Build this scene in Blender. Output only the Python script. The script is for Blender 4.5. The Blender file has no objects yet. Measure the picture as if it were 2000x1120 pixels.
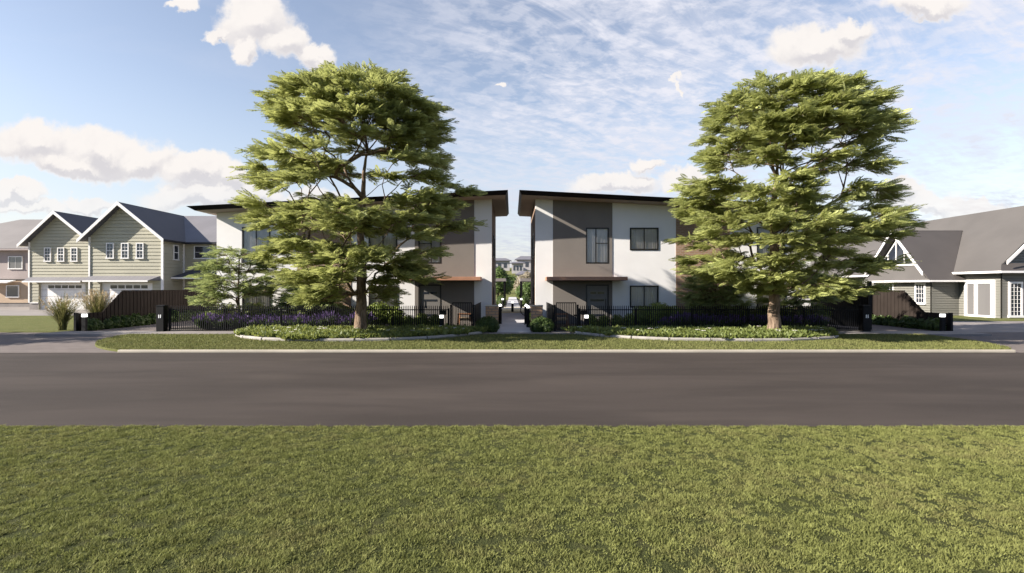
import bpy, math, random
import numpy as np
from mathutils import Vector
R = math.radians
rng = np.random.default_rng(7)
random.seed(7)
scene = bpy.context.scene
COL = scene.collection
H = 2.0            # eye height
X0 = .08           # mirror axis of the development

# ------------------------------------------------------------------ object helpers
OFF = {}
def tag(o, label=None, cat=None, group=None, kind=None):
    if label: o['label'] = label
    if cat: o['category'] = cat
    if group: o['group'] = group
    if kind: o['kind'] = kind
    return o
def thing(name, loc, label, cat, group=None):
    o = bpy.data.objects.new(name, None); COL.objects.link(o)
    o.location = loc; o.empty_display_size = .3
    OFF[o.name] = Vector(loc)
    return tag(o, label, cat, group)
def link_mesh(name, me, parent=None, loc=None):
    o = bpy.data.objects.new(name, me); COL.objects.link(o)
    if parent is not None:
        o.parent = parent; OFF[o.name] = OFF[parent.name]
    else:
        o.location = loc or (0, 0, 0); OFF[o.name] = Vector(loc or (0, 0, 0))
    return o
def copy_tree(o, parent=None):
    c = o.copy(); COL.objects.link(c)
    if parent is not None: c.parent = parent
    for ch in list(o.children): copy_tree(ch, c)
    return c

class MB:
    def __init__(s): s.v = []; s.f = []
    def poly(s, pts):
        n = len(s.v); s.v += [tuple(p) for p in pts]; s.f.append(tuple(range(n, n+len(pts)))); return s
    def box(s, x0, x1, y0, y1, z0, z1):
        n = len(s.v)
        s.v += [(x0,y0,z0),(x1,y0,z0),(x1,y1,z0),(x0,y1,z0),(x0,y0,z1),(x1,y0,z1),(x1,y1,z1),(x0,y1,z1)]
        s.f += [tuple(n+i for i in q) for q in ((0,3,2,1),(4,5,6,7),(0,1,5,4),(1,2,6,5),(2,3,7,6),(3,0,4,7))]; return s
    def hexa(s, p):   # 8 points: bottom 4, top 4
        n = len(s.v); s.v += [tuple(q) for q in p]
        s.f += [tuple(n+i for i in q) for q in ((0,3,2,1),(4,5,6,7),(0,1,5,4),(1,2,6,5),(2,3,7,6),(3,0,4,7))]; return s
    def slab(s, pts, t):
        """planar polygon thickened downward along its normal"""
        P = [Vector(p) for p in pts]
        nn = (P[1]-P[0]).cross(P[2]-P[0]).normalized()
        if nn.z < 0: nn = -nn
        Q = [p - nn*t for p in P]
        s.poly(P); s.poly(Q[::-1])
        for i in range(len(P)):
            j = (i+1) % len(P); s.poly([P[i], Q[i], Q[j], P[j]])
        return s
    def bar(s, a, b, w, h):
        """rectangular bar a->b, w horizontal, h vertical"""
        a = Vector(a); b = Vector(b); d = (b-a).normalized()
        up = Vector((0,0,1)) if abs(d.z) < .95 else Vector((0,1,0))
        sd = d.cross(up).normalized()*w/2; u = sd.cross(d).normalized()*h/2
        return s.hexa([a-sd-u, a+sd-u, b+sd-u, b-sd-u, a-sd+u, a+sd+u, b+sd+u, b-sd+u])
    def tube(s, pts, rad, n=8, cap=True):
        P = [Vector(p) for p in pts]; base = len(s.v)
        if not hasattr(rad, '__len__'): rad = [rad]*len(P)
        ref = Vector((0.13, .97, .2))
        for i, p in enumerate(P):
            d = (P[min(i+1, len(P)-1)] - P[max(i-1, 0)]).normalized()
            a = d.cross(ref)
            if a.length < .05: a = d.cross(Vector((1,0,0)))
            a.normalize(); b = d.cross(a)
            for k in range(n):
                t = 2*math.pi*k/n
                s.v.append(tuple(p + (a*math.cos(t) + b*math.sin(t))*rad[i]))
        for i in range(len(P)-1):
            for k in range(n):
                k2 = (k+1) % n
                s.f.append((base+i*n+k, base+i*n+k2, base+(i+1)*n+k2, base+(i+1)*n+k))
        if cap:
            s.f.append(tuple(base+k for k in range(n))[::-1]); m = base+(len(P)-1)*n
            s.f.append(tuple(m+k for k in range(n)))
        return s
    def lathe(s, c, prof, n=14):
        base = len(s.v)
        for r, z in prof:
            for k in range(n):
                t = 2*math.pi*k/n; s.v.append((c[0]+r*math.cos(t), c[1]+r*math.sin(t), c[2]+z))
        for i in range(len(prof)-1):
            for k in range(n):
                k2 = (k+1) % n
                s.f.append((base+i*n+k, base+i*n+k2, base+(i+1)*n+k2, base+(i+1)*n+k))
        s.f.append(tuple(base+(len(prof)-1)*n+k for k in range(n)))
        return s
    def build(s, name, mat, parent=None, loc=None, smooth=False, bevel=0):
        off = OFF[parent.name] if parent is not None else Vector(loc or (0,0,0))
        me = bpy.data.meshes.new(name)
        me.from_pydata([(x-off.x, y-off.y, z-off.z) for x, y, z in s.v], [], s.f)
        me.materials.append(mat)
        if smooth: me.polygons.foreach_set('use_smooth', [True]*len(me.polygons))
        me.update()
        o = link_mesh(name, me, parent, loc)
        if bevel:
            m = o.modifiers.new('bevel', 'BEVEL'); m.width = bevel; m.segments = 2; m.limit_method = 'ANGLE'
        return o

def np_mesh(name, V, F, mats, parent=None, loc=None, tint=None, midx=None, smooth=False):
    """V (n,3) float, F (m,k) int with k 3 or 4"""
    off = OFF[parent.name] if parent is not None else Vector(loc or (0,0,0))
    V = np.asarray(V, dtype=np.float32).reshape(-1, 3) - np.array(off, dtype=np.float32)
    F = np.asarray(F, dtype=np.int32); m, k = F.shape
    me = bpy.data.meshes.new(name)
    me.vertices.add(len(V)); me.vertices.foreach_set('co', V.ravel())
    me.loops.add(m*k); me.loops.foreach_set('vertex_index', F.ravel())
    me.polygons.add(m); me.polygons.foreach_set('loop_start', np.arange(0, m*k, k, dtype=np.int32))
    if smooth: me.polygons.foreach_set('use_smooth', np.ones(m, dtype=bool))
    for mt in (mats if isinstance(mats, (list, tuple)) else [mats]): me.materials.append(mt)
    if midx is not None: me.polygons.foreach_set('material_index', np.asarray(midx, dtype=np.int32))
    me.update(calc_edges=True)
    if tint is not None:
        a = me.attributes.new('tint', 'FLOAT', 'FACE'); a.data.foreach_set('value', np.asarray(tint, dtype=np.float32))
    return link_mesh(name, me, parent, loc)

# ------------------------------------------------------------------ materials
class NT:
    def __init__(s, tree): s.t = tree; s.n = tree.nodes; s.l = tree.links
    def node(s, typ, **kw):
        nd = s.n.new(typ)
        for k, v in kw.items(): setattr(nd, k, v)
        return nd
    def set(s, sock, val):
        if isinstance(val, bpy.types.NodeSocket): s.l.new(val, sock)
        else: sock.default_value = val
    def math(s, op, a, b=0.0, c=0.0, clamp=False):
        nd = s.node('ShaderNodeMath', operation=op, use_clamp=clamp)
        s.set(nd.inputs[0], a); s.set(nd.inputs[1], b)
        if op in ('MULTIPLY_ADD', 'SMOOTH_MIN', 'SMOOTH_MAX', 'COMPARE'): s.set(nd.inputs[2], c)
        return nd.outputs[0]
    def vmath(s, op, a, b=(0,0,0), out=0):
        nd = s.node('ShaderNodeVectorMath', operation=op); s.set(nd.inputs[0], a)
        if op == 'SCALE': s.set(nd.inputs['Scale'], b)
        else: s.set(nd.inputs[1], b)
        return nd.outputs[out]
    def noise(s, vec, scale, detail=4, rough=.55, dist=0.0, out='Fac'):
        nd = s.node('ShaderNodeTexNoise'); s.set(nd.inputs['Vector'], vec)
        s.set(nd.inputs['Scale'], scale); nd.inputs['Detail'].default_value = detail
        nd.inputs['Roughness'].default_value = rough; nd.inputs['Distortion'].default_value = dist
        return nd.outputs[out]
    def ramp(s, fac, a, b, lo=0.0, hi=1.0, smooth=True):
        nd = s.node('ShaderNodeMapRange', interpolation_type='SMOOTHSTEP' if smooth else 'LINEAR')
        s.set(nd.inputs[0], fac); s.set(nd.inputs[1], a); s.set(nd.inputs[2], b); s.set(nd.inputs[3], lo); s.set(nd.inputs[4], hi)
        return nd.outputs[0]
    def mix(s, fac, a, b, blend='MIX'):
        nd = s.node('ShaderNodeMix', data_type='RGBA', blend_type=blend)
        s.set(nd.inputs[0], fac); s.set(nd.inputs[6], a if isinstance(a, bpy.types.NodeSocket) else (*a[:3], 1)); s.set(nd.inputs[7], b if isinstance(b, bpy.types.NodeSocket) else (*b[:3], 1))
        return nd.outputs[2]
    def combine(s, x, y, z):
        nd = s.node('ShaderNodeCombineXYZ'); s.set(nd.inputs[0], x); s.set(nd.inputs[1], y); s.set(nd.inputs[2], z); return nd.outputs[0]
    def sep(s, v):
        nd = s.node('ShaderNodeSeparateXYZ'); s.set(nd.inputs[0], v); return nd.outputs

def new_mat(name):
    m = bpy.data.materials.new(name); m.use_nodes = True
    n = NT(m.node_tree); b = m.node_tree.nodes['Principled BSDF']
    return m, n, b
def pos(n): return n.node('ShaderNodeNewGeometry').outputs['Position']
def bump(n, b, h, strength=.3, dist=.02):
    nd = n.node('ShaderNodeBump'); nd.inputs['Strength'].default_value = strength; nd.inputs['Distance'].default_value = dist
    n.set(nd.inputs['Height'], h); n.l.new(nd.outputs[0], b.inputs['Normal'])
def col_var(n, vec, base, var, scale, detail=4):
    f = n.noise(vec, scale, detail)
    lo = tuple(c*(1-var) for c in base); hi = tuple(min(1, c*(1+var)) for c in base)
    return n.mix(n.ramp(f, .3, .7), lo, hi)
def plain(name, base, rough=.6, var=.08, scale=1.5, metal=0, bmp=0, bscale=60, spec=.5):
    m, n, b = new_mat(name); p = pos(n)
    n.l.new(col_var(n, p, base, var, scale), b.inputs['Base Color'])
    b.inputs['Roughness'].default_value = rough; b.inputs['Metallic'].default_value = metal
    b.inputs['Specular IOR Level'].default_value = spec
    if bmp: bump(n, b, n.noise(p, bscale, 3), bmp, .01)
    return m
def lit(name, colr, strength):
    m, n, b = new_mat(name)
    b.inputs['Base Color'].default_value = (*colr, 1); b.inputs['Emission Color'].default_value = (*colr, 1)
    b.inputs['Emission Strength'].default_value = strength
    return m
def brick_mat(name, axis, c1, c2, mortar, w=.24, h=.086, bmp=.4, ms=.012):
    m, n, b = new_mat(name); x, y, z = n.sep(pos(n))
    v = n.combine(x if axis == 'x' else (y if axis == 'y' else x), z if axis != 'xy' else y, 0)
    if axis == 'diag': v = n.combine(n.math('ADD', x, y), z, 0)
    t = n.node('ShaderNodeTexBrick'); n.set(t.inputs['Vector'], v)
    t.inputs['Color1'].default_value = (*c1, 1); t.inputs['Color2'].default_value = (*c2, 1); t.inputs['Mortar'].default_value = (*mortar, 1)
    t.inputs['Scale'].default_value = 1; t.inputs['Mortar Size'].default_value = ms
    t.inputs['Brick Width'].default_value = w; t.inputs['Row Height'].default_value = h
    nz = n.noise(pos(n), 9, 4)
    n.l.new(n.mix(n.ramp(nz, .3, .7, 0, .35), t.outputs[0], tuple(c*.7 for c in c1)), b.inputs['Base Color'])
    b.inputs['Roughness'].default_value = .85
    bump(n, b, n.math('SUBTRACT', 1, t.outputs['Fac']), bmp, .01)
    return m
def leaf_mat(name, dark, light, trans, tw=.35, rough=.5):
    """leaf colour varies from clump to clump and frond to frond; two sided, part translucent"""
    m, n, b = new_mat(name); p = pos(n)
    a = n.node('ShaderNodeAttribute', attribute_name='tint').outputs['Fac']
    f = n.math('ADD', n.math('MULTIPLY', a, .65), n.math('MULTIPLY', n.noise(p, 1.3, 3), .35))
    c = n.mix(n.ramp(f, .15, .85, smooth=False), dark, light)
    n.l.new(c, b.inputs['Base Color']); b.inputs['Roughness'].default_value = rough
    b.inputs['Specular IOR Level'].default_value = .3
    tr = n.node('ShaderNodeBsdfTranslucent')
    n.l.new(n.mix(.6, c, trans), tr.inputs['Color'])
    mx = n.node('ShaderNodeMixShader'); mx.inputs[0].default_value = tw
    n.l.new(b.outputs[0], mx.inputs[1]); n.l.new(tr.outputs[0], mx.inputs[2])
    out = n.n['Material Output']; n.l.new(mx.outputs[0], out.inputs['Surface'])
    return m

M = {}
M['render_white'] = plain('white render', (.70,.685,.672), .85, .03, .8, bmp=.12, bscale=90)
M['taupe'] = plain('taupe cladding', (.165,.145,.128), .8, .05, 1.0, bmp=.1, bscale=80)
M['soffit'] = plain('soffit sheet', (.30,.255,.21), .8, .04)
M['black_metal'] = plain('black metal', (.007,.007,.0075), .55, .2, 3, spec=.15)
M['fascia'] = plain('black fascia', (.005,.005,.006), .6, .15, 2, spec=.15)
M['frame'] = plain('dark bronze frame', (.010,.008,.007), .45, .15, 3)
M['copper'] = plain('copper brown', (.36,.18,.11), .5, .1, 2)
M['door'] = plain('grey door', (.15,.14,.13), .5, .05)
M['white_trim'] = plain('white trim', (.70,.68,.66), .5, .03)
M['siding_green'] = plain('sage siding', (.355,.335,.255), .7, .05, .7)
M['siding_grey'] = plain('grey siding', (.155,.15,.13), .7, .05, .7)
M['concrete'] = plain('concrete', (.200,.178,.165), .85, .12, .9, bmp=.15, bscale=40)
M['concrete_cream'] = plain('cream concrete', (.42,.375,.30), .85, .1, 1.2)
M['kerb_stone'] = plain('kerb stone', (.27,.25,.225), .85, .15, 2, bmp=.2, bscale=30)
M['path'] = plain('blue grey path', (.42,.41,.42), .8, .08, 1.0, bmp=.1)
M['pink_wall'] = plain('grey pink render', (.30,.25,.235), .85, .05, .6)
M['peach_wall'] = plain('peach render', (.40,.295,.205), .85, .05, .6)
M['curtain'] = plain('grey curtain', (.74,.69,.64), .9, .06, 2)
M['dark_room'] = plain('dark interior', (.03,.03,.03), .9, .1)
M['timber'] = plain('brown timber', (.28,.13,.06), .55, .25, 5)
M['wicker'] = plain('tan wicker', (.42,.30,.17), .8, .2, 12, bmp=.3, bscale=120)
M['gravel'] = plain('yellow gravel', (.45,.36,.2), .95, .25, 8)
M['mulch'] = plain('dark mulch', (.045,.035,.026), .95, .3, 6, bmp=.5, bscale=25)
M['white_lamp'] = lit('lamp lens', (1,.97,.92), 1.0)
M['white_sign'] = plain('white enamel', (.85,.85,.85), .4, .02)
M['far_wall'] = plain('far white wall', (.40,.375,.37), .85, .06, .3)
M['far_roof'] = plain('far grey roof', (.13,.125,.145), .8, .08, .3)
M['far_glass'] = plain('far dark glass', (.05,.055,.065), .2, .05)
M['brick_x'] = brick_mat('brown brick front', 'x', (.30,.175,.10), (.25,.145,.085), (.30,.25,.2))
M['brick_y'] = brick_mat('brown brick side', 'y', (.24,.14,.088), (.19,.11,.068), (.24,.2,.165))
M['brick_pier'] = brick_mat('red brown brick', 'diag', (.56,.33,.185), (.45,.25,.135), (.22,.17,.13), .3, .125, ms=.02)

def roof_metal(name, base, axis, pitch=.3, tile=False):
    m, n, b = new_mat(name); p = pos(n); s_ = n.sep(p)
    n.l.new(col_var(n, p, base, .07, .5), b.inputs['Base Color']); b.inputs['Roughness'].default_value = .65
    w = n.math('SINE', n.math('MULTIPLY', s_[axis], 2*math.pi/pitch))
    if tile: w = n.math('FRACT', n.math('MULTIPLY', s_[axis], 1/pitch))
    bump(n, b, w, .12 if 'taupe roof' not in name else .02, .01)
    return m
M['roof_shade_y'] = roof_metal('slate roof shade tone', (.062,.062,.074), 1, .35)  # slate roof with the shade of its right-hand slopes put into the colour
M['roof_sun_x'] = roof_metal('slate roof sun tone', (.15,.143,.152), 0, .35)  # same slate, lightened in the colour for the front slopes in sun
M['roof_pinkgrey'] = roof_metal('warm grey roof', (.165,.15,.142), 0, .4)
M['roof_taupe'] = roof_metal('taupe roof', (.080,.073,.068), 1, .3)
M['roof_taupe_tile'] = roof_metal('taupe tiled roof', (.062,.054,.050), 2, .16, True)
M['roof_dark'] = roof_metal('dark metal roof', (.05,.05,.055), 0, .3)

def fence_mat(name, base, axis):
    m, n, b = new_mat(name); p = pos(n)
    n.l.new(col_var(n, p, base, .12, 1.5), b.inputs['Base Color']); b.inputs['Roughness'].default_value = .8; b.inputs['Specular IOR Level'].default_value = .08
    return m
M['fence_brown'] = fence_mat('brown fence sheet', (.027,.021,.018), 1)

def glass_mat():
    m, n, b = new_mat('window glass')
    gl = n.node('ShaderNodeBsdfGlossy'); gl.inputs['Roughness'].default_value = .02; gl.inputs['Color'].default_value = (.9,.92,.95,1)
    tr = n.node('ShaderNodeBsdfTransparent'); tr.inputs['Color'].default_value = (.86,.87,.88,1)
    fr = n.node('ShaderNodeFresnel'); fr.inputs['IOR'].default_value = 1.55
    f = n.math('MULTIPLY', fr.outputs[0], .9, clamp=True)
    mx = n.node('ShaderNodeMixShader'); n.l.new(f, mx.inputs[0]); n.l.new(tr.outputs[0], mx.inputs[1]); n.l.new(gl.outputs[0], mx.inputs[2])
    n.l.new(mx.outputs[0], n.n['Material Output'].inputs['Surface']); return m
M['glass'] = glass_mat()
def dark_glass(name, base):
    m, n, b = new_mat(name); b.inputs['Base Color'].default_value = (*base, 1)
    b.inputs['Roughness'].default_value = .06; b.inputs['IOR'].default_value = 1.6; return m
M['dark_glass'] = dark_glass('dark pane', (.02,.024,.035))
M['grey_glass'] = dark_glass('grey pane', (.13,.125,.125))

def asphalt():
    m, n, b = new_mat('asphalt'); p = pos(n)
    st = n.vmath('MULTIPLY', p, (.16, .75, 1))
    f1 = n.noise(st, 1.0, 5, .6, .4); f2 = n.noise(n.vmath('MULTIPLY', p, (.5, 3.0, 1)), 1.0, 5, .65); f3 = n.noise(p, 55, 3)
    c = n.mix(n.ramp(f1, .3, .72), (.036,.0288,.0248), (.058,.0465,.040))
    c = n.mix(n.ramp(f2, .35, .75, 0, .28), c, (.040,.033,.030))
    c = n.mix(n.ramp(f3, .45, .75, 0, .35), c, (.085,.072,.065))
    c = n.mix(n.ramp(n.noise(n.vmath('MULTIPLY', p, (.35, .9, 1)), .8, 3), .56, .72, 0, .4), c, (.068,.055,.046))
    n.l.new(c, b.inputs['Base Color']); b.inputs['Roughness'].default_value = .9; b.inputs['Specular IOR Level'].default_value = .15
    bump(n, b, f3, .25, .01); return m
M['asphalt'] = asphalt()
def paver():
    m, n, b = new_mat('driveway pavers'); p = pos(n); x, y, z = n.sep(p)
    t = n.node('ShaderNodeTexBrick'); n.set(t.inputs['Vector'], n.combine(x, y, 0))
    t.inputs['Color1'].default_value = (.135,.112,.102,1); t.inputs['Color2'].default_value = (.165,.138,.125,1); t.inputs['Mortar'].default_value = (.11,.095,.09,1)
    t.inputs['Scale'].default_value = 1; t.inputs['Mortar Size'].default_value = .012; t.inputs['Brick Width'].default_value = .46; t.inputs['Row Height'].default_value = .23
    c = n.mix(n.ramp(n.noise(n.vmath('MULTIPLY', p, (.4, 2, 1)), 1.2, 4), .35, .7, 0, .5), t.outputs[0], (.135,.115,.107))
    n.l.new(c, b.inputs['Base Color']); b.inputs['Roughness'].default_value = .9; b.inputs['Specular IOR Level'].default_value = .2
    bump(n, b, n.math('SUBTRACT', 1, t.outputs['Fac']), .3, .01); return m
M['paver'] = paver()
def soil_grass(name, c1, c2, c3):
    m, n, b = new_mat(name); p = pos(n)
    c = n.mix(n.ramp(n.noise(p, .55, 5, .6), .3, .7), c1, c2)
    c = n.mix(n.ramp(n.noise(p, 3.2, 5, .65), .42, .72), c, c3)
    c = n.mix(n.ramp(n.noise(p, 26, 4, .7), .56, .7, 0, .8), c, tuple(k*.35 for k in c1))
    n.l.new(c, b.inputs['Base Color']); b.inputs['Roughness'].default_value = .95; b.inputs['Specular IOR Level'].default_value = .1
    bump(n, b, n.math('ADD', n.noise(p, 14, 5, .7), n.noise(p, 70, 3)), .9, .04); return m
M['lawn'] = soil_grass('lawn sod', (.045,.052,.018), (.06,.068,.022), (.07,.07,.027))
M['lawn_far'] = soil_grass('far lawn', (.11,.122,.040), (.135,.145,.050), (.15,.145,.060))
def blade_mat(name, dark, light, dry):
    m, n, b = new_mat(name); p = pos(n)
    a = n.node('ShaderNodeAttribute', attribute_name='tint').outputs['Fac']
    c = n.mix(a, dark, light)
    c = n.mix(n.ramp(n.noise(p, .9, 4, .6), .42, .68, 0, .6), c, dry)
    c = n.mix(n.ramp(n.noise(p, 7.5, 4, .6), .40, .64, 0, .75), c, tuple(k*1.32 for k in light))
    c = n.mix(n.ramp(n.noise(p, 5.0, 3, .6), .54, .70, 0, .6), c, dark)
    n.l.new(c, b.inputs['Base Color']); b.inputs['Roughness'].default_value = .7; b.inputs['Specular IOR Level'].default_value = .15
    tr = n.node('ShaderNodeBsdfTranslucent'); n.l.new(c, tr.inputs['Color'])
    mx = n.node('ShaderNodeMixShader'); mx.inputs[0].default_value = .3
    n.l.new(b.outputs[0], mx.inputs[1]); n.l.new(tr.outputs[0], mx.inputs[2]); n.l.new(mx.outputs[0], n.n['Material Output'].inputs['Surface'])
    return m
M['blades'] = blade_mat('grass blades', (.112,.125,.036), (.208,.218,.070), (.228,.208,.085))
M['blades_verge'] = blade_mat('verge blades', (.11,.122,.04), (.165,.172,.06), (.18,.165,.072))
M['leaf_tree'] = leaf_mat('tree leaves', (.042,.060,.016), (.50,.525,.185), (.62,.65,.22), .34)
M['leaf_small'] = leaf_mat('young tree leaves', (.11,.145,.052), (.32,.37,.15), (.5,.56,.2), .38)
M['leaf_hedge'] = leaf_mat('hedge leaves', (.03,.055,.014), (.085,.12,.03), (.16,.25,.04), .25)
M['leaf_lime'] = leaf_mat('lime leaves', (.10,.14,.025), (.24,.28,.06), (.30,.38,.06), .3)
M['leaf_cover'] = leaf_mat('ground cover leaves', (.085,.115,.028), (.19,.22,.068), (.36,.39,.1), .32)
M['leaf_far'] = leaf_mat('far leaves', (.06,.10,.025), (.12,.17,.045), (.2,.28,.07), .3)
M['leaf_pale'] = leaf_mat('pale blossom leaves', (.22,.19,.13), (.36,.31,.23), (.4,.35,.25), .3)
M['leaf_lavender'] = leaf_mat('lavender leaves', (.07,.10,.045), (.14,.18,.08), (.2,.28,.1), .25)
M['flower_purple'] = leaf_mat('purple flowers', (.09,.058,.15), (.18,.12,.29), (.22,.14,.36), .25)
M['flower_white'] = plain('pale flowers', (.75,.70,.66), .8, .05)
M['blade_pampas'] = leaf_mat('pampas blades', (.085,.10,.035), (.20,.19,.08), (.30,.28,.1), .3)
M['plume'] = leaf_mat('pampas plumes', (.30,.22,.15), (.48,.38,.22), (.5,.4,.25), .35)
def bark():
    m, n, b = new_mat('bark'); p = pos(n)
    v = n.vmath('MULTIPLY', p, (1, 1, .22)); f = n.noise(v, 11, 6, .65, .5)
    c = n.mix(n.ramp(f, .32, .68), (.085,.058,.042), (.27,.20,.145))
    n.l.new(c, b.inputs['Base Color']); b.inputs['Roughness'].default_value = .95; b.inputs['Specular IOR Level'].default_value = .1
    bump(n, b, f, .8, .05); return m
M['bark'] = bark()

# ------------------------------------------------------------------ camera, sun, sky
cam = bpy.data.objects.new('camera', bpy.data.cameras.new('camera')); COL.objects.link(cam)
cam.location = (0, 0, H); cam.rotation_euler = (R(90), 0, 0)
cam.data.sensor_width = 36; cam.data.lens = 18.0; cam.data.clip_end = 6000; cam.data.clip_start = .1
scene.camera = cam
SD = Vector((1, .30, -.52)).normalized()      # direction the sunlight travels
sun = bpy.data.objects.new('sun', bpy.data.lights.new('sun', 'SUN')); COL.objects.link(sun)
sun.rotation_euler = SD.to_track_quat('-Z', 'Y').to_euler(); sun.location = (-60, -20, 40)
sun.data.energy = 5.0; sun.data.angle = R(.5); sun.data.color = (1.0, .925, .82)
elev = math.asin(-SD.z); azim = math.atan2(-SD.x, -SD.y) % (2*math.pi)

def make_world():
    w = bpy.data.worlds.new('World'); scene.world = w; w.use_nodes = True
    n = NT(w.node_tree); bg = n.n['Background']
    sky = n.node('ShaderNodeTexSky', sky_type='NISHITA', sun_disc=False)
    sky.sun_elevation = elev; sky.sun_rotation = azim; sky.altitude = 0; sky.air_density = 1.0; sky.dust_density = .25; sky.ozone_density = 2.0
    d = n.node('ShaderNodeTexCoord').outputs['Generated']
    x, y, z = n.sep(d)
    zc = n.math('MAXIMUM', z, 0.0)
    # high thin cloud on a flat layer
    den = n.math('ADD', zc, .16)
    q = n.combine(n.math('DIVIDE', x, den), n.math('DIVIDE', y, den), 0)
    qr = n.node('ShaderNodeVectorRotate', rotation_type='Z_AXIS'); n.set(qr.inputs['Vector'], q); qr.inputs['Angle'].default_value = R(-32)
    q2 = n.vmath('MULTIPLY', qr.outputs[0], (.85, 2.3, 1))
    big = n.noise(q, .55, 4, .55, .4)
    wisp = n.noise(q2, 2.2, 9, .68, .9)
    cell = n.noise(n.vmath('MULTIPLY', q, (1.0, 1.35, 1)), 13, 5, .6, .25)
    cover = n.math('MULTIPLY', n.ramp(n.math('DIVIDE', x, n.math('MAXIMUM', y, .05)), -.45, .15), n.ramp(big, .22, .46))
    cirr = n.math('MULTIPLY', cover, n.math('ADD', n.math('MULTIPLY', n.ramp(wisp, .34, .66), .74), n.math('MULTIPLY', n.ramp(cell, .40, .62), .46)))
    faint = n.math('MULTIPLY', n.ramp(n.noise(q2, 1.1, 7, .6, .6), .48, .8), .28)
    cirr = n.math('MAXIMUM', cirr, faint)
    # heaped clouds: places on the sky as (bearing, height) seen from the ground, with fractal edges
    front = n.ramp(y, .05, .15)
    yy = n.math('MAXIMUM', y, .05)
    u = n.math('DIVIDE', x, yy); v = n.math('DIVIDE', z, yy)
    uv = n.combine(u, v, 0)
    w1 = n.noise(uv, 7, 3, .5, .0, 'Color'); w2 = n.noise(uv, 24, 7, .62, .0, 'Color')
    wv = n.vmath('ADD', n.vmath('SCALE', n.vmath('SUBTRACT', w1, (.5, .5, .5)), .085), n.vmath('SCALE', n.vmath('SUBTRACT', w2, (.5, .5, .5)), .062))
    uw = n.vmath('ADD', uv, wv)
    C = [(-.80,.262,.105,.045),(-.93,.275,.085,.042),(-.725,.25,.065,.034),(-.855,.235,.10,.025),(-.61,.228,.075,.028),(-.565,.215,.05,.02),
         (-.60,.178,.115,.026),(-.50,.19,.06,.03),(-.42,.165,.1,.02),(-.83,.162,.045,.016),(-.97,.172,.06,.018),(-.95,.145,.09,.014),
         (-.50,.525,.062,.052),(-.445,.475,.045,.036),(-.39,.445,.036,.026),(-.52,.46,.022,.028),(-.56,.50,.025,.014),(-.64,.562,.03,.012),
         (-.02,.40,.010,.005),
         (.80,.545,.075,.026),(.60,.468,.082,.034),(.655,.495,.045,.022),(.322,.392,.005,.020),
         (.20,.200,.085,.018),(.25,.212,.04,.016),(.27,.245,.03,.014),(.34,.205,.04,.02),(.80,.168,.08,.02),(.90,.155,.07,.018),(.76,.19,.05,.018)]
    def heap(p):
        dens = None
        for (cu, cv, ru, rv) in C:
            dd = n.vmath('MULTIPLY', n.vmath('SUBTRACT', p, (cu, cv, 0)), (.86/ru, .86/rv, 0))
            f = n.math('SUBTRACT', 1.0, n.vmath('LENGTH', dd, out=1))
            dens = f if dens is None else n.math('SMOOTH_MAX', dens, f, .25)
        return dens
    dens = heap(uw); toward = heap(n.vmath('ADD', uw, (-.007, .016, 0)))
    cum = n.math('MULTIPLY', n.ramp(dens, -.14, .26), front)
    low = n.ramp(v, .10, .24)                       # small clouds low down are further off and thinner
    cum = n.math('MULTIPLY', cum, n.math('MULTIPLY_ADD', low, .45, .55))
    # light and shade inside a heaped cloud: thicker middle and base greyer
    fine = n.noise(uv, 20, 6, .6)
    thick = n.math('ADD', n.ramp(n.math('SUBTRACT', toward, dens), -.22, .34), n.math('MULTIPLY', n.math('SUBTRACT', fine, .5), .9))
    thick = n.math('MULTIPLY', n.math('MAXIMUM', n.math('MINIMUM', thick, 1.0), 0.0), n.ramp(dens, -.05, .35))
    ccol = n.mix(thick, (1.0, .95, .915), (.74,.715,.74))
    base = n.node('ShaderNodeMix', data_type='RGBA', blend_type='MULTIPLY'); base.inputs[0].default_value = 1
    n.l.new(sky.outputs[0], base.inputs[6]); n.l.new(n.mix(n.ramp(y, -.55, .25), (.85, .9, 1.1), SKYTINT), base.inputs[7])  # deeper, clearer sky added behind the camera to weaken fill on the facades
    c1 = n.mix(n.math('MULTIPLY', cirr, n.ramp(y, -.3, .2, .35, .9)), base.outputs[2], CIRRUS)
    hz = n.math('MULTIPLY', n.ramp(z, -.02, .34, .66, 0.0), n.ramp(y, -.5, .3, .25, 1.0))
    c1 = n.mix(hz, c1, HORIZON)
    sc_ = n.vmath('SCALE', ccol, CLOUDL)
    c2 = n.mix(cum, c1, sc_)
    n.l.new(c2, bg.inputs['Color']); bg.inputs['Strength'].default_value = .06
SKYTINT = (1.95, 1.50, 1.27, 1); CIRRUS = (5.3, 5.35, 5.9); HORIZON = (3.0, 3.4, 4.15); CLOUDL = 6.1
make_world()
scene.view_settings.view_transform = 'Standard'; scene.view_settings.look = 'None'
scene.view_settings.exposure = 1.42; scene.view_settings.gamma = 1
scene.render.engine = 'CYCLES'; scene.cycles.max_bounces = 6; scene.cycles.transparent_max_bounces = 12

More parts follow.
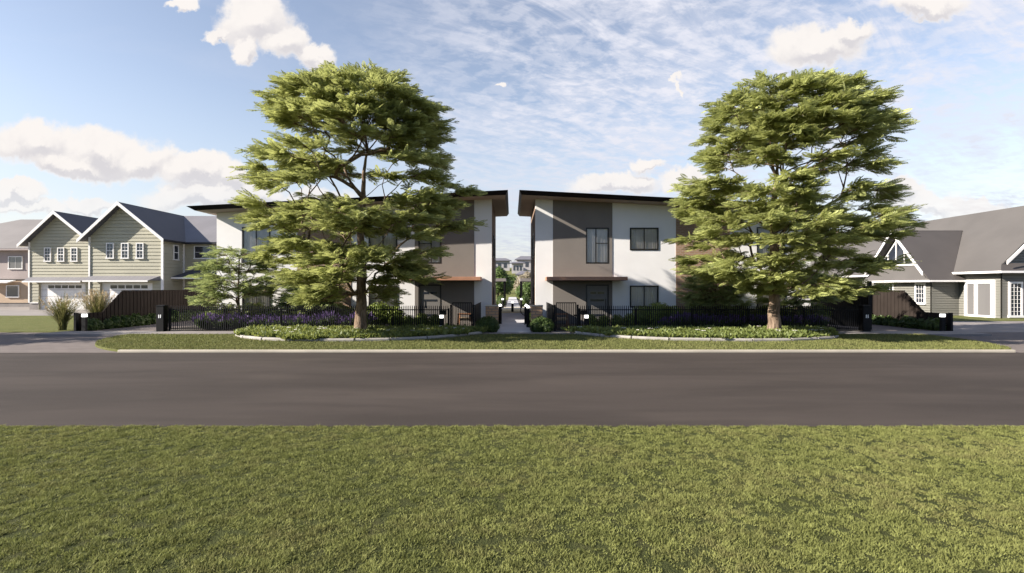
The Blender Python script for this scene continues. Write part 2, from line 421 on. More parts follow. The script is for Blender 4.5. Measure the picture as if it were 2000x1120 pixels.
# ------------------------------------------------------------------ setting: ground sheets
def sheet(name, pts, z, mat, thick=None):
    b = MB(); P = [(x, y, z if not callable(z) else z(x, y)) for x, y in pts]
    b.poly(P)
    if thick:
        for i in range(len(P)):
            a, c = P[i], P[(i+1) % len(P)]
            b.poly([a, c, (c[0], c[1], c[2]-thick), (a[0], a[1], a[2]-thick)])
    o = b.build(name, mat); return tag(o, kind='structure')
sheet('ground', [(-3000,-3000),(3000,-3000),(3000,4000),(-3000,4000)], -.06, M['lawn_far'])
sheet('road', [(-300,7.1),(300,7.1),(300,15.44),(-300,15.44)], 0, M['asphalt'])
sheet('near_lawn', [(-60,-25),(60,-25),(60,7.27),(-60,7.27)], .012, M['lawn'], .05)
sheet('paved_apron', [(-90,15.40),(-11.2,15.40),(-11.2,22.2),(-90,22.2)], .006, M['paver'])
sheet('paved_apron', [(14.6,15.40),(90,15.40),(90,22.2),(14.6,22.2)], .006, M['paver'])
def arc(p0, p1, p2, n=10):
    return [((1-t)**2*p0[0]+2*t*(1-t)*p1[0]+t*t*p2[0], (1-t)**2*p0[1]+2*t*(1-t)*p1[1]+t*t*p2[1]) for t in [i/n for i in range(n+1)]]
left_end = arc((-15.5,20.6), (-15.0,17.2), (-11.9,15.56), 14)
right_end = arc((15.2,15.56), (16.6,17.0), (16.6,20.6), 10)
verge = left_end + right_end
sheet('verge_lawn', verge, .075, M['lawn_far'], .1)
sheet('footpath', [(-19.2,20.6),(19.3,20.6),(19.3,22.0),(-19.2,22.0)], .084, M['concrete'], .1)
sheet('front_garden_soil', [(-15.4,22.0),(15.5,22.0),(15.5,26.6),(-15.4,26.6)], .10, M['mulch'], .1)
sheet('driveway', [(-19.2,22.0),(-15.4,22.0),(-15.4,48),(-19.2,48)], .012, M['paver'])
sheet('driveway', [(15.5,22.0),(19.3,22.0),(19.3,48),(15.5,48)], .012, M['paver'])
sheet('neighbour_lawn', [(-80,22.2),(-19.5,22.2),(-19.5,34.5),(-80,34.5)], .04, M['lawn_far'], .06)
sheet('neighbour_driveway', [(-90,34.5),(-19.5,34.5),(-19.5,62),(-90,62)], .01, M['concrete'])
sheet('neighbour_driveway', [(19.6,22.2),(90,22.2),(90,29.4),(19.6,29.4)], .01, M['concrete'])
sheet('neighbour_lawn', [(19.6,29.4),(90,29.4),(90,60),(19.6,60)], .04, M['lawn_far'], .06)
kb = MB()
kb.box(-11.9, 15.2, 15.44, 15.56, 0, .085)
tag(kb.build('kerb', M['concrete_cream'], bevel=.015), kind='structure')
# ramped entry path between the two buildings, courtyard beyond
b = MB(); pw0, pw1 = -.63, .79
b.hexa([(pw0,21.4,0),(pw1,21.4,0),(pw1,29.5,0),(pw0,29.5,0),(pw0,21.4,.095),(pw1,21.4,.095),(pw1,29.5,.47),(pw0,29.5,.47)])
tag(b.build('entry_path', M['path']), kind='structure')
b = MB().box(-15.2, 15.4, 32.9, 60, 0, .44)
tag(b.build('courtyard_ground', M['mulch']), kind='structure')
b = MB()
b.hexa([(-1.0,26.35,0),(-.64,26.35,0),(-.64,32.9,0),(-1.0,32.9,0),(-1.0,26.35,.26),(-.64,26.35,.26),(-.64,32.9,.46),(-1.0,32.9,.46)])
b.hexa([(.80,26.35,0),(1.16,26.35,0),(1.16,32.9,0),(.80,32.9,0),(.80,26.35,.26),(1.16,26.35,.26),(1.16,32.9,.46),(.80,32.9,.46)])
tag(b.build('path_border_soil', M['mulch']), kind='structure')
tag(MB().box(-.63, .79, 29.5, 34.6, .1, .472).build('gravel_path', M['gravel']), kind='structure')
tag(MB().box(-14, 14, 34.6, 38, .2, .48).build('cross_path', M['concrete_cream']), kind='structure')
tag(MB().box(-.45, .6, 38, 80, .2, .476).build('rear_path', M['path']), kind='structure')
# hill with houses far behind
NX, NY = 41, 25
xs = np.linspace(-220, 220, NX); ys = np.linspace(60, 420, NY)
hv = []
for yv in ys:
    for xv in xs:
        s_ = min(1, max(0, (yv-62)/160)); s_ = s_*s_*(3-2*s_)
        hv.append((xv, yv, -.2 + (.55 if yv > 61 else 0)*math.exp(-(xv/40)**2) + 9.5*s_*math.exp(-(xv/90)**2)))
hf = [(j*NX+i, j*NX+i+1, (j+1)*NX+i+1, (j+1)*NX+i) for j in range(NY-1) for i in range(NX-1)]
tag(np_mesh('hill', np.array(hv), np.array(hf), M['lawn_far'], smooth=True), kind='structure')
def hill_z(x, y):
    s_ = min(1, max(0, (y-62)/160)); s_ = s_*s_*(3-2*s_)
    return -.2 + .55*math.exp(-(x/40)**2) + 9.5*s_*math.exp(-(x/90)**2)

# ------------------------------------------------------------------ grass blades (stuff)
def blades(name, pts, z, mat, h, w, lean=.5):
    n = len(pts); a = rng.uniform(0, 2*np.pi, n); hh = h*rng.uniform(.55, 1.25, n); ww = w*rng.uniform(.7, 1.3, n)
    d = np.stack([np.cos(a), np.sin(a), np.zeros(n)], 1)
    la = rng.uniform(0, 2*np.pi, n); ll = hh*rng.uniform(0, lean, n)
    base = np.column_stack([pts[:, 0], pts[:, 1], np.full(n, z) if np.isscalar(z) else z])
    tip = base + np.column_stack([np.cos(la)*ll, np.sin(la)*ll, hh])
    V = np.stack([base-d*ww[:, None]/2, base+d*ww[:, None]/2, tip], 1).reshape(-1, 3)
    F = np.arange(3*n).reshape(-1, 3)
    o = np_mesh(name, V, F, mat, tint=rng.uniform(0, 1, n))
    return tag(o, kind='stuff')
def vnoise(P, sc, seed):
    """cheap value noise on the plane for clumping"""
    g = np.random.default_rng(seed).random((256, 256)); q = P*sc; i = np.floor(q).astype(int); f = q-i; f = f*f*(3-2*f)
    def at(a, b): return g[(i[:, 0]+a) % 256, (i[:, 1]+b) % 256]
    return (at(0,0)*(1-f[:, 0])+at(1,0)*f[:, 0])*(1-f[:, 1]) + (at(0,1)*(1-f[:, 0])+at(1,1)*f[:, 0])*f[:, 1]
N = 640000
yy_ = 2.6 + (7.29-2.6)*rng.random(N)**.9
P = np.column_stack([rng.uniform(-1, 1, N)*(yy_*1.04+1.3), yy_])
cl = .55*vnoise(P, 9.0, 3) + .45*vnoise(P, 21.0, 4)
P = P[rng.random(N) < np.clip((cl-.215)*4.0, .0, 1)]
cl = .55*vnoise(P, 9.0, 3) + .45*vnoise(P, 21.0, 4)
g_ = blades('grass', P, .012, M['blades'], (.005+.040*cl**1.5), .009, 1.6)
N = 130000
P = np.column_stack([rng.uniform(-15.4, 16.5, N), rng.uniform(15.57, 20.6, N)])
def in_poly(P, poly):
    c = np.zeros(len(P), bool); m = len(poly)
    for i in range(m):
        x1, y1 = poly[i]; x2, y2 = poly[(i+1) % m]
        if y1 == y2: continue
        t = ((y1 > P[:, 1]) != (y2 > P[:, 1])) & (P[:, 0] < (x2-x1)*(P[:, 1]-y1)/(y2-y1)+x1); c ^= t
    return c
P = P[in_poly(P, verge)]
blades('verge_grass', P, .075, M['blades_verge'], .05, .02, .9)

# ------------------------------------------------------------------ leaf geometry
def quad_leaves(C, U, V_):
    """diamond-ish quads: centre C, long half axis U, short half axis V"""
    Q = np.stack([C-U, C-V_*1.0+U*.1, C+U, C+V_*1.0+U*.1], 1)
    return Q.reshape(-1, 3), np.arange(4*len(C)).reshape(-1, 4)
def unit(a): return a/np.maximum(np.linalg.norm(a, axis=-1, keepdims=True), 1e-9)
def frond_template(nl=8, L=1.0, wid=.25):
    """pinnate frond in the local xy plane along +x: leaflets either side, tip leaf"""
    out = []
    for i in range(nl):
        t = .12 + .85*i/(nl-1); ln = wid*(.55+.75*math.sin(math.pi*min(1, t*.9+.1)))
        for sgn in (-1, 1):
            ang = R(52-18*t)*sgn; d = np.array([math.cos(ang), math.sin(ang), -.12])
            c = np.array([t*L, 0, -.10*t*t]) + d*ln/2
            out.append((c, d*ln/2, np.array([-d[1], d[0], 0])*ln*.17))
    d = np.array([1, 0, -.1]); out.append((np.array([L*1.05, 0, -.11]), d*wid*.45, np.array([0, 1, 0])*wid*.10))
    C = np.array([o[0] for o in out]); U = np.array([o[1] for o in out]); W = np.array([o[2] for o in out])
    return C, U, W
FT = frond_template()
def place_fronds(O, D, Nn, L, roll_jit=.5, tpl=FT):
    """O (n,3) origins, D (n,3) directions, Nn up hints, L lengths -> quads and per-quad frond index"""
    D = unit(D); S = unit(np.cross(Nn, D)); Nn = np.cross(D, S)
    a = rng.normal(0, roll_jit, len(O))[:, None]
    S2 = S*np.cos(a)+Nn*np.sin(a); N2 = np.cross(D, S2)
    C, U, W = tpl
    def tf(A): return (A[None, :, 0:1]*D[:, None, :] + A[None, :, 1:2]*S2[:, None, :] + A[None, :, 2:3]*N2[:, None, :])*L[:, None, None]
    Cw = tf(C) + O[:, None, :]; k = len(C)
    jit = rng.normal(0, .25, (len(O), k, 1))
    Uw = tf(U); Ww = tf(W) + N2[:, None, :]*jit*np.linalg.norm(tf(W), axis=2, keepdims=True)
    Q, F = quad_leaves(Cw.reshape(-1, 3), Uw.reshape(-1, 3), Ww.reshape(-1, 3))
    return Q, F, np.repeat(np.arange(len(O)), k)

# ------------------------------------------------------------------ layered broad tree
def interp(tab, z):
    zs = [t[0] for t in tab]; return np.interp(z, zs, [t[1] for t in tab]), np.interp(z, zs, [t[2] for t in tab])
def build_tree(name, base, tab, trunk_pts, trunk_r, npad, pad_r, frond_L, per_pad, leaf, label, cat, group=None, seed=1, inner=.38, depth=.8, lowest=None, lobes=None):
    """tab: (z, reach to the left, reach to the right) above base, low to high. Limbs grow from the trunk to foliage pads."""
    g = np.random.default_rng(seed); base = np.array(base, float)
    root = thing(name, tuple(base), label, cat, group)
    nodes = [dict(p=base+np.array(q, float), par=i-1, w=0., trunk=True) for i, q in enumerate(trunk_pts)]
    ntr = len(nodes)
    zmin, zmax = tab[0][0], tab[-1][0]
    pads = []; tries = 0
    if lobes:
        lw = np.array([q[2]*q[3] for q in lobes])**.8; lw /= lw.sum()
        half = lambda z: max(.5, sum(interp(tab, z))/2)
    while len(pads) < npad and tries < 40000:
        tries += 1
        if lobes:
            lx, lz, lrx, lrz = lobes[g.choice(len(lobes), p=lw)]
            a_ = g.uniform(0, 2*np.pi); q_ = g.random()**.42
            px_, z = lx+lrx*q_*math.cos(a_), lz+lrz*q_*math.sin(a_)
            f_ = abs(px_)/max(.3, half(z)); room = math.sqrt(max(.03, 1-min(1, f_)**2))
            py_ = room*half(z)*(-g.random()**.6*1.0 if g.random() < .64 else g.random()**.7*.5)
            z = z*(1-.10*abs(py_)/half(z)); px_ *= 1-(.14 if py_ < 0 else .0)*abs(py_)/half(z)
            p = np.array([px_, py_, z]); ph = math.atan2(py_, px_); pr = pad_r*g.uniform(.7, 1.25)
            if math.hypot(px_, py_) < .5 and z < zmax*.8: continue
        else:
            z = g.uniform(zmin, zmax); l, r = interp(tab, z)
            if g.random() > (l+r)/ (max(t[1]+t[2] for t in tab))*1.05: continue
            ph = g.uniform(0, 2*np.pi); c, s = math.cos(ph), math.sin(ph)
            Rr = ((l+r)/2 + (r-l)/2*c); rx = Rr
            ry = (l+r)/2*(depth if s < 0 else depth*.6)
            k = min(inner + (1-inner)*g.random()**.55, .97)
            p = np.array([c*rx*k, s*ry*k, z + .10*(1-k)*l])
            pr = pad_r*g.uniform(.75, 1.25)
            if k*Rr < .35 and z < zmax*.9: continue
        sc = np.array([1, 1, 1.7])
        if any(np.linalg.norm((p-q[0])*sc) < (.47 if lobes else .55)*(pr+q[1]) for q in pads): continue
        pads.append((p, pr, ph))
    pads.sort(key=lambda q: math.hypot(q[0][0], q[0][1]) + .15*abs(q[0][2]))
    branch = []
    for p, pr, ph in pads:
        tgt = base+p; out = np.array([math.cos(ph), math.sin(ph), 0])
        hub = tgt - out*pr*.8 - np.array([0, 0, .10*pr])
        best, bi = 1e9, 0
        for i, nd in enumerate(nodes):
            v = hub - nd['p']; dist = np.linalg.norm(v)
            if dist < .05: continue
            hz = math.hypot(v[0], v[1]); cost = dist
            zf = (hub[2]-base[2])/zmax; want = (.15+1.0*zf**1.5) if nd['trunk'] else (.05+.7*zf**1.5)
            rise = v[2] - want*hz
            cost += 1.6*max(0, -rise) + .5*max(0, rise-.9*hz)
            if not nd['trunk']:
                od = unit(nd['d']); cost *= 1 + .7*(1-float(np.dot(od, v/dist)))
                cost *= .80
            elif i < (2 if lowest is None else lowest): cost += 5
            if cost < best: best, bi = cost, i
        a = nodes[bi]['p']; v = hub-a; dist = np.linalg.norm(v)
        st = unit(nodes[bi]['d'])*.6+unit(v)*.6 if not nodes[bi]['trunk'] else unit(np.array([v[0], v[1], abs(v[2])*.6+.45*math.hypot(v[0], v[1])]))
        en = unit(out + np.array([0, 0, -.05]))
        c1 = a + st*dist*.38; c2 = hub - en*dist*.33
        ns = max(3, int(dist/.35)); prev = bi; seg = [bi]
        for i in range(1, ns+1):
            t = i/ns
            q = (1-t)**3*a + 3*(1-t)**2*t*c1 + 3*(1-t)*t*t*c2 + t**3*hub
            if i < ns: q = q + g.normal(0, .022*dist**.5, 3)
            nodes.append(dict(p=q, par=prev, w=0., trunk=False, d=q-nodes[prev]['p'])); prev = len(nodes)-1; seg.append(prev)
        branch.append(seg)
        nodes[prev]['w'] += pr
        # twigs that carry the fronds
        tw = []
        for k in range(7):
            an = ph + g.uniform(-1.25, 1.25) if k else ph
            ln = pr*g.uniform(1.0, 2.3)*(1-.25*abs(an-ph))
            dz = g.normal(.02, .16)
            tip = hub + np.array([math.cos(an)*ln, math.sin(an)*ln, dz*pr + .10*pr])
            mid = (hub+tip)/2 + np.array([0, 0, .10*ln])
            tw.append((hub, mid, tip))
        pads_tw.setdefault(name+str(seed), []).append((tgt, pr, ph, tw))
    # radii: pipe model
    for i in range(len(nodes)-1, 0, -1):
        nodes[nodes[i]['par']]['w'] += nodes[i]['w'] if nodes[i]['par'] >= 0 else 0
    W = max(nd['w'] for nd in nodes); kk = trunk_r*.66
    def rad(i): return max(.014, kk*(nodes[i]['w']/W)**.46)
    tb = MB()
    tp = [nd['p'] for nd in nodes[:ntr]]
    tr_ = [max(.03, trunk_r*(1.28 if i == 0 else 1.0 if i == 1 else .94*(1-.83*(i-1)/(ntr-2)))) for i in range(ntr)]
    # smooth the trunk
    pp, rr = [], []
    for i in range(ntr-1):
        for k in range(3):
            t = k/3; pp.append(tp[i]*(1-t)+tp[i+1]*t + g.normal(0, .012, 3)*(i > 0)); rr.append(tr_[i]*(1-t)+tr_[i+1]*t)
    pp.append(tp[-1]); rr.append(tr_[-1])
    pp.insert(1, pp[0]*.8+pp[1]*.2); rr.insert(1, rr[0]*.86+rr[1]*.14)
    tb.tube(pp, rr, 14)
    for seg in branch:
        ps = [nodes[i]['p'] for i in seg]; rs = [rad(i) for i in seg]
        rs[0] = min(rs[0], rs[1]*1.35)
        tb.tube(ps, rs, 7)
    O, D, L = [], [], []
    for tgt, pr, ph, tw in pads_tw[name+str(seed)]:
        for hub, mid, tip in tw:
            tb.tube([hub, mid, tip], [.013, .009, .004], 4, cap=False)
            m = max(2, int(per_pad/7))
            for k in range(m):
                t = .18 + .82*(k+g.random())/m
                q = (1-t)**2*hub + 2*t*(1-t)*mid + t*t*tip
                dd = unit(tip-hub); side = np.array([-dd[1], dd[0], 0])*(1 if k % 2 else -1)
                spread = g.uniform(.25, 1.1)*(1-.5*t)
                dv = dd*(.75+.4*t) + side*spread + np.array([0, 0, g.normal(-.02, .20)])
                O.append(q + g.normal(0, .05*pr, 3)); D.append(dv); L.append(frond_L*g.uniform(.65, 1.2))
    tb.build('trunk', M['bark'], root, smooth=True)
    O = np.array(O); D = np.array(D); L = np.array(L)
    Nn = np.tile(np.array([0, 0, 1.0]), (len(O), 1)) + g.normal(0, .16, (len(O), 3))
    Q, F, idx = place_fronds(O, D, Nn, L)
    tn = np.clip(g.normal(.5, .22, len(O)), 0, 1)[idx]*.8 + .2*g.random(len(idx))
    np_mesh('crown', Q, F, leaf, root, tint=tn)
    return root
pads_tw = {}
k_ = .0203
def tabpx(cx, rows, yb, Y=20.3, gz=.1):
    """silhouette rows (y, left px, right px) read off the tree as metres above its foot"""
    return [(2+(560-y)*Y/1000-gz, l*Y/1000, r*Y/1000) for y, l, r in rows]
def lob(cx, L): return [((x-cx)*k_, 2+(560-y)*k_-.1, rx*k_, ry*k_) for x, y, rx, ry in L]
LOB_L = [(708,190,105,60),(615,208,70,44),(795,228,60,52),(822,290,42,55),(745,250,70,25),(590,337,88,46),(660,300,45,22),(822,376,86,36),(608,422,92,28),(715,425,50,28),(812,440,104,30),
         (622,490,102,26),(720,500,60,24),(800,503,80,22),(640,542,84,22),(780,540,70,20),(650,580,30,8),(745,572,34,8)]
LOB_R = [(1545,185,110,50),(1420,232,46,32),(1475,215,60,38),(1665,248,62,36),(1600,232,60,34),(1440,305,80,42),(1500,270,60,28),(1650,318,66,16),(1650,382,84,30),(1410,385,80,36),(1405,452,66,27),(1470,425,55,27),
         (1655,440,76,24),(1715,438,24,6),(1595,455,45,22),(1440,518,90,30),(1595,504,82,24),(1500,490,45,22),(1570,552,56,14),(1465,560,42,12)]
rowsL = [(604,70,45),(585,125,90),(560,165,140),(530,185,172),(480,195,182),(440,205,212),(380,200,200),(330,205,172),(290,220,150),(262,180,152),(245,160,158),(205,185,145),(165,160,115),(140,90,70),(126,40,45)]
trunkL = [(0,0,-.12),(.0,.0,.5),(.02,0,1.6),(.06,.02,2.9),(.0,.0,4.2),(.1,.05,5.4),(.1,.0,6.4),(.25,.1,7.3)]
build_tree('street_tree', (-6.0,20.3,.1), tabpx(705, rowsL, 652), trunkL, .235, 262, .50, .44, 94, M['leaf_tree'],
           'tall layered street tree in the left garden bed, standing before the left townhouse', 'tree', None, 11, lobes=lob(705, LOB_L))
rowsR = [(598,60,50),(580,120,110),(560,165,165),(520,180,200),(480,190,205),(440,200,235),(380,185,225),(330,165,205),(290,150,205),(250,150,220),(205,150,200),(170,120,150),(148,80,95),(132,40,50)]
trunkR = [(0,0,-.12),(.0,.0,.5),(-.02,0,1.6),(.0,.02,2.9),(-.02,.0,4.0),(-.05,.05,5.0),(.1,.0,6.2),(.2,.1,7.0)]
build_tree('street_tree', (10.4,20.3,.1), tabpx(1513, rowsR, 652), trunkR, .235, 250, .50, .44, 94, M['leaf_tree'],
           'tall layered street tree in the right garden bed, standing before the right townhouse', 'tree', None, 23, lobes=lob(1513, LOB_R))
# young trees behind the fence
def young(x, y, s, seed, label, leaf='leaf_small', rot=0):
    tab = [(.75*s,.9*s,.9*s),(1.2*s,1.9*s,1.7*s),(2.0*s,1.9*s,1.8*s),(2.8*s,1.6*s,1.5*s),(3.4*s,1.1*s,1.0*s),(3.8*s,.4*s,.4*s)]
    tr = [(0,0,-.1),(0,0,.3*s),(.02,0,.9*s),(.0,.03,1.7*s),(.05,0,2.5*s),(.06,0,3.3*s)]
    return build_tree('garden_tree', (x, y, .1), tab, tr, .085*s, 62, .45*s, .34, 49, M[leaf], label, 'tree', 'young garden trees behind the fence', seed, .3, .8, 1)
young(-12.95, 24.2, 1.02, 31, 'young feathery green tree behind the left fence, nearest the left driveway')
young(-9.4, 24.2, .74, 32, 'small feathery tree behind the left fence, half hidden by the big left street tree')
young(9.6, 24.2, .78, 33, 'small feathery tree before the brick panel of the right townhouse')
young(13.5, 24.3, .86, 34, 'small feathery tree behind the right fence, just right of the big right trunk')

# ------------------------------------------------------------------ generic foliage masses
def leafy(name, blobs, n, size, leaf, parent=None, loc=None, up=.4, core=True, droop=0):
    """blobs: (x,y,z,rx,ry,rz); leaves on and just under each blob's skin"""
    vol = np.array([b_[3]*b_[4]+b_[3]*b_[5]+b_[4]*b_[5] for b_ in blobs]); cnt = np.maximum(8, (n*vol/vol.sum()).astype(int))
    Cs, Us, Vs, T = [], [], [], []
    for (x, y, z, rx, ry, rz), k in zip(blobs, cnt):
        d = unit(rng.normal(0, 1, (k, 3))); rr = rng.uniform(.78, 1.06, (k, 1))
        c = np.array([x, y, z]) + d*np.array([rx, ry, rz])*rr
        nn = unit(d + rng.normal(0, .55, (k, 3)) + np.array([0, 0, up]))
        t = unit(np.cross(nn, rng.normal(0, 1, (k, 3)))); w = np.cross(nn, t)
        s = size*rng.uniform(.6, 1.3, (k, 1))
        Cs.append(c); Us.append(t*s); Vs.append(w*s*.55); T.append(np.clip(rng.normal(.5, .25, k), 0, 1))
    Q, F = quad_leaves(np.concatenate(Cs), np.concatenate(Us), np.concatenate(Vs)); T = np.concatenate(T)
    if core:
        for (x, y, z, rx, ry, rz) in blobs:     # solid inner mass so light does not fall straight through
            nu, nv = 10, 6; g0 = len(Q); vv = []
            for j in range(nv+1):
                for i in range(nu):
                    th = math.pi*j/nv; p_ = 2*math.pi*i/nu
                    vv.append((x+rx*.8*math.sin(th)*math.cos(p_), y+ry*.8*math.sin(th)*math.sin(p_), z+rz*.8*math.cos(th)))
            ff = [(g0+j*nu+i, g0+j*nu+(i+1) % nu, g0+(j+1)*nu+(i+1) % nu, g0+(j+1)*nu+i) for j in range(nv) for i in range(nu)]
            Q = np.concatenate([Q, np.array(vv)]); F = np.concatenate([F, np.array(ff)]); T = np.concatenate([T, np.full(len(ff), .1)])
    return np_mesh(name, Q, F, leaf, parent, loc, tint=T)

# ------------------------------------------------------------------ garden beds in the verge
def bed_arc(sgn):
    """kerb line of the island bed, from the outer tip to the inner tip, in gap-axis distance"""
    pts = [(10.75,19.9),(10.0,19.0),(9.0,18.35),(8.0,18.05),(6.8,17.9),(5.6,17.95),(4.4,18.15),(3.2,18.7),(2.2,19.6),(1.35,20.75)]
    return pts
BA = bed_arc(1)
for sgn, side in ((-1, 'left'), (1, 'right')):
    if sgn < 0: pts = [(X0-x, y) for x, y in BA]
    else: pts = [(X0+x+.12*x-.0, y) for x, y in BA]; 
    if sgn > 0:
        pts = [(12.35,19.5),(11.7,18.75),(10.9,18.35),(9.8,18.0),(8.4,17.9),(7.0,18.05),(5.6,18.25),(4.4,18.8),(3.4,19.6),(2.6,20.75)]
    pts = sorted(pts)
    # densify
    dn = []
    for i in range(len(pts)-1):
        for k in range(5):
            t = k/5; dn.append((pts[i][0]*(1-t)+pts[i+1][0]*t, pts[i][1]*(1-t)+pts[i+1][1]*t))
    dn.append(pts[-1])
    kr = thing('garden_kerb', (dn[len(dn)//2][0], dn[len(dn)//2][1], .075),
               'curved pale stone kerb edging the %s street tree bed' % side, 'kerb')
    kbm = MB(); acc = 0; seg = []
    skip0 = 0
    for i, (x, y) in enumerate(dn):
        seg.append((x, y))
        if len(seg) == 6 or i == len(dn)-1:
            a, c = seg[0], seg[-1]
            s2 = [(a[0]+(seg[1][0]-a[0])*.06, a[1]+(seg[1][1]-a[1])*.06)] + seg[1:-1] + [(c[0]-(c[0]-seg[-2][0])*.06, c[1]-(c[1]-seg[-2][1])*.06)] if len(seg) > 2 else seg
            base_i = len(kbm.v); prof = [(-.08,0),(-.085,.085),(-.045,.125),(.045,.125),(.085,.085),(.08,0)]
            for j, (px, py) in enumerate(s2):
                q0 = s2[max(j-1, 0)]; q1 = s2[min(j+1, len(s2)-1)]
                dx, dy = q1[0]-q0[0], q1[1]-q0[1]; ln = math.hypot(dx, dy); nx, ny = -dy/ln, dx/ln
                for o_, zz in prof: kbm.v.append((px+nx*o_, py+ny*o_, .06+zz))
            for j in range(len(s2)-1):
                for k in range(5):
                    kbm.f.append((base_i+j*6+k, base_i+j*6+k+1, base_i+(j+1)*6+k+1, base_i+(j+1)*6+k))
            kbm.f.append(tuple(base_i+k for k in range(6))); kbm.f.append(tuple(base_i+(len(s2)-1)*6+k for k in range(6)))
            seg = [(x, y)]
    kbm.build('kerb_stone', M['kerb_stone'], kr, bevel=.01)
    poly = dn + [(dn[-1][0]-.1, 21.9), (dn[0][0]+.1, 21.9)]
    sheet('bed_soil', [(x, y+.08) if y < 21 else (x, y) for x, y in poly], .09, M['mulch'])
    # ground cover
    n = 3000
    PP = np.column_stack([rng.uniform(dn[0][0]-.4, dn[-1][0]+.35, n*4), rng.uniform(17.7, 21.75, n*4)])
    grow = [(x, y-.22) for x, y in dn] + [(dn[-1][0]+.4, 21.75), (dn[0][0]-.4, 21.75)]
    dens = vnoise(PP, 2.2, 9); PP = PP[in_poly(PP, grow) & (rng.random(n*4) < .12+dens)]
    # keep most of the kerb face clear: thin out what hangs over it
    ky = np.interp(PP[:, 0], [p_[0] for p_ in dn], [p_[1] for p_ in dn])
    over = PP[:, 1] < ky+.12
    PP = PP[~over | (vnoise(PP, 1.6, 21) > .74)][:n]
    ky = np.interp(PP[:, 0], [p_[0] for p_ in dn], [p_[1] for p_ in dn]); over = PP[:, 1] < ky+.12
    m = len(PP); per = 9
    ang = rng.uniform(0, 2*np.pi, (m, per)); el = rng.uniform(.2, 1.15, (m, per)); ln = rng.uniform(.10, .23, (m, per))
    d = np.stack([np.cos(ang)*np.cos(el), np.sin(ang)*np.cos(el), np.sin(el)], -1)
    hgt = np.where(over, .10, .03+.14*vnoise(PP, 1.8, 5))
    org = np.column_stack([PP, .09+hgt*rng.uniform(.3, 1, m)])
    C = org[:, None, :] + d*ln[..., None]*.7; U = d*ln[..., None]*.5
    sd = unit(np.cross(d, rng.normal(0, 1, d.shape))); W = sd*ln[..., None]*.2
    Q, F = quad_leaves(C.reshape(-1, 3), U.reshape(-1, 3), W.reshape(-1, 3))
    tn = np.clip(np.repeat(rng.normal(.55, .2, m), per) + rng.normal(0, .12, m*per), 0, 1)
    tag(np_mesh('ground_cover', Q, F, M['leaf_cover'], tint=tn), kind='stuff')
    # pale flowers scattered in it
    fm = MB()
    for i in range(24):
        q = PP[rng.integers(0, m)]
        if q[1] > 20.8: continue
        z = .34+.09*rng.random()
        for k in range(4):
            a = rng.uniform(0, 6.28); r0 = .025+.04*rng.random()
            cx_, cy_ = q[0]+math.cos(a)*.07, q[1]+math.sin(a)*.06
            fm.poly([(cx_-r0, cy_, z), (cx_, cy_-r0*.6, z+.01), (cx_+r0, cy_, z+.005), (cx_, cy_+r0*.6, z+.015)])
    tag(fm.build('ground_cover_flowers', M['flower_white']), kind='stuff')

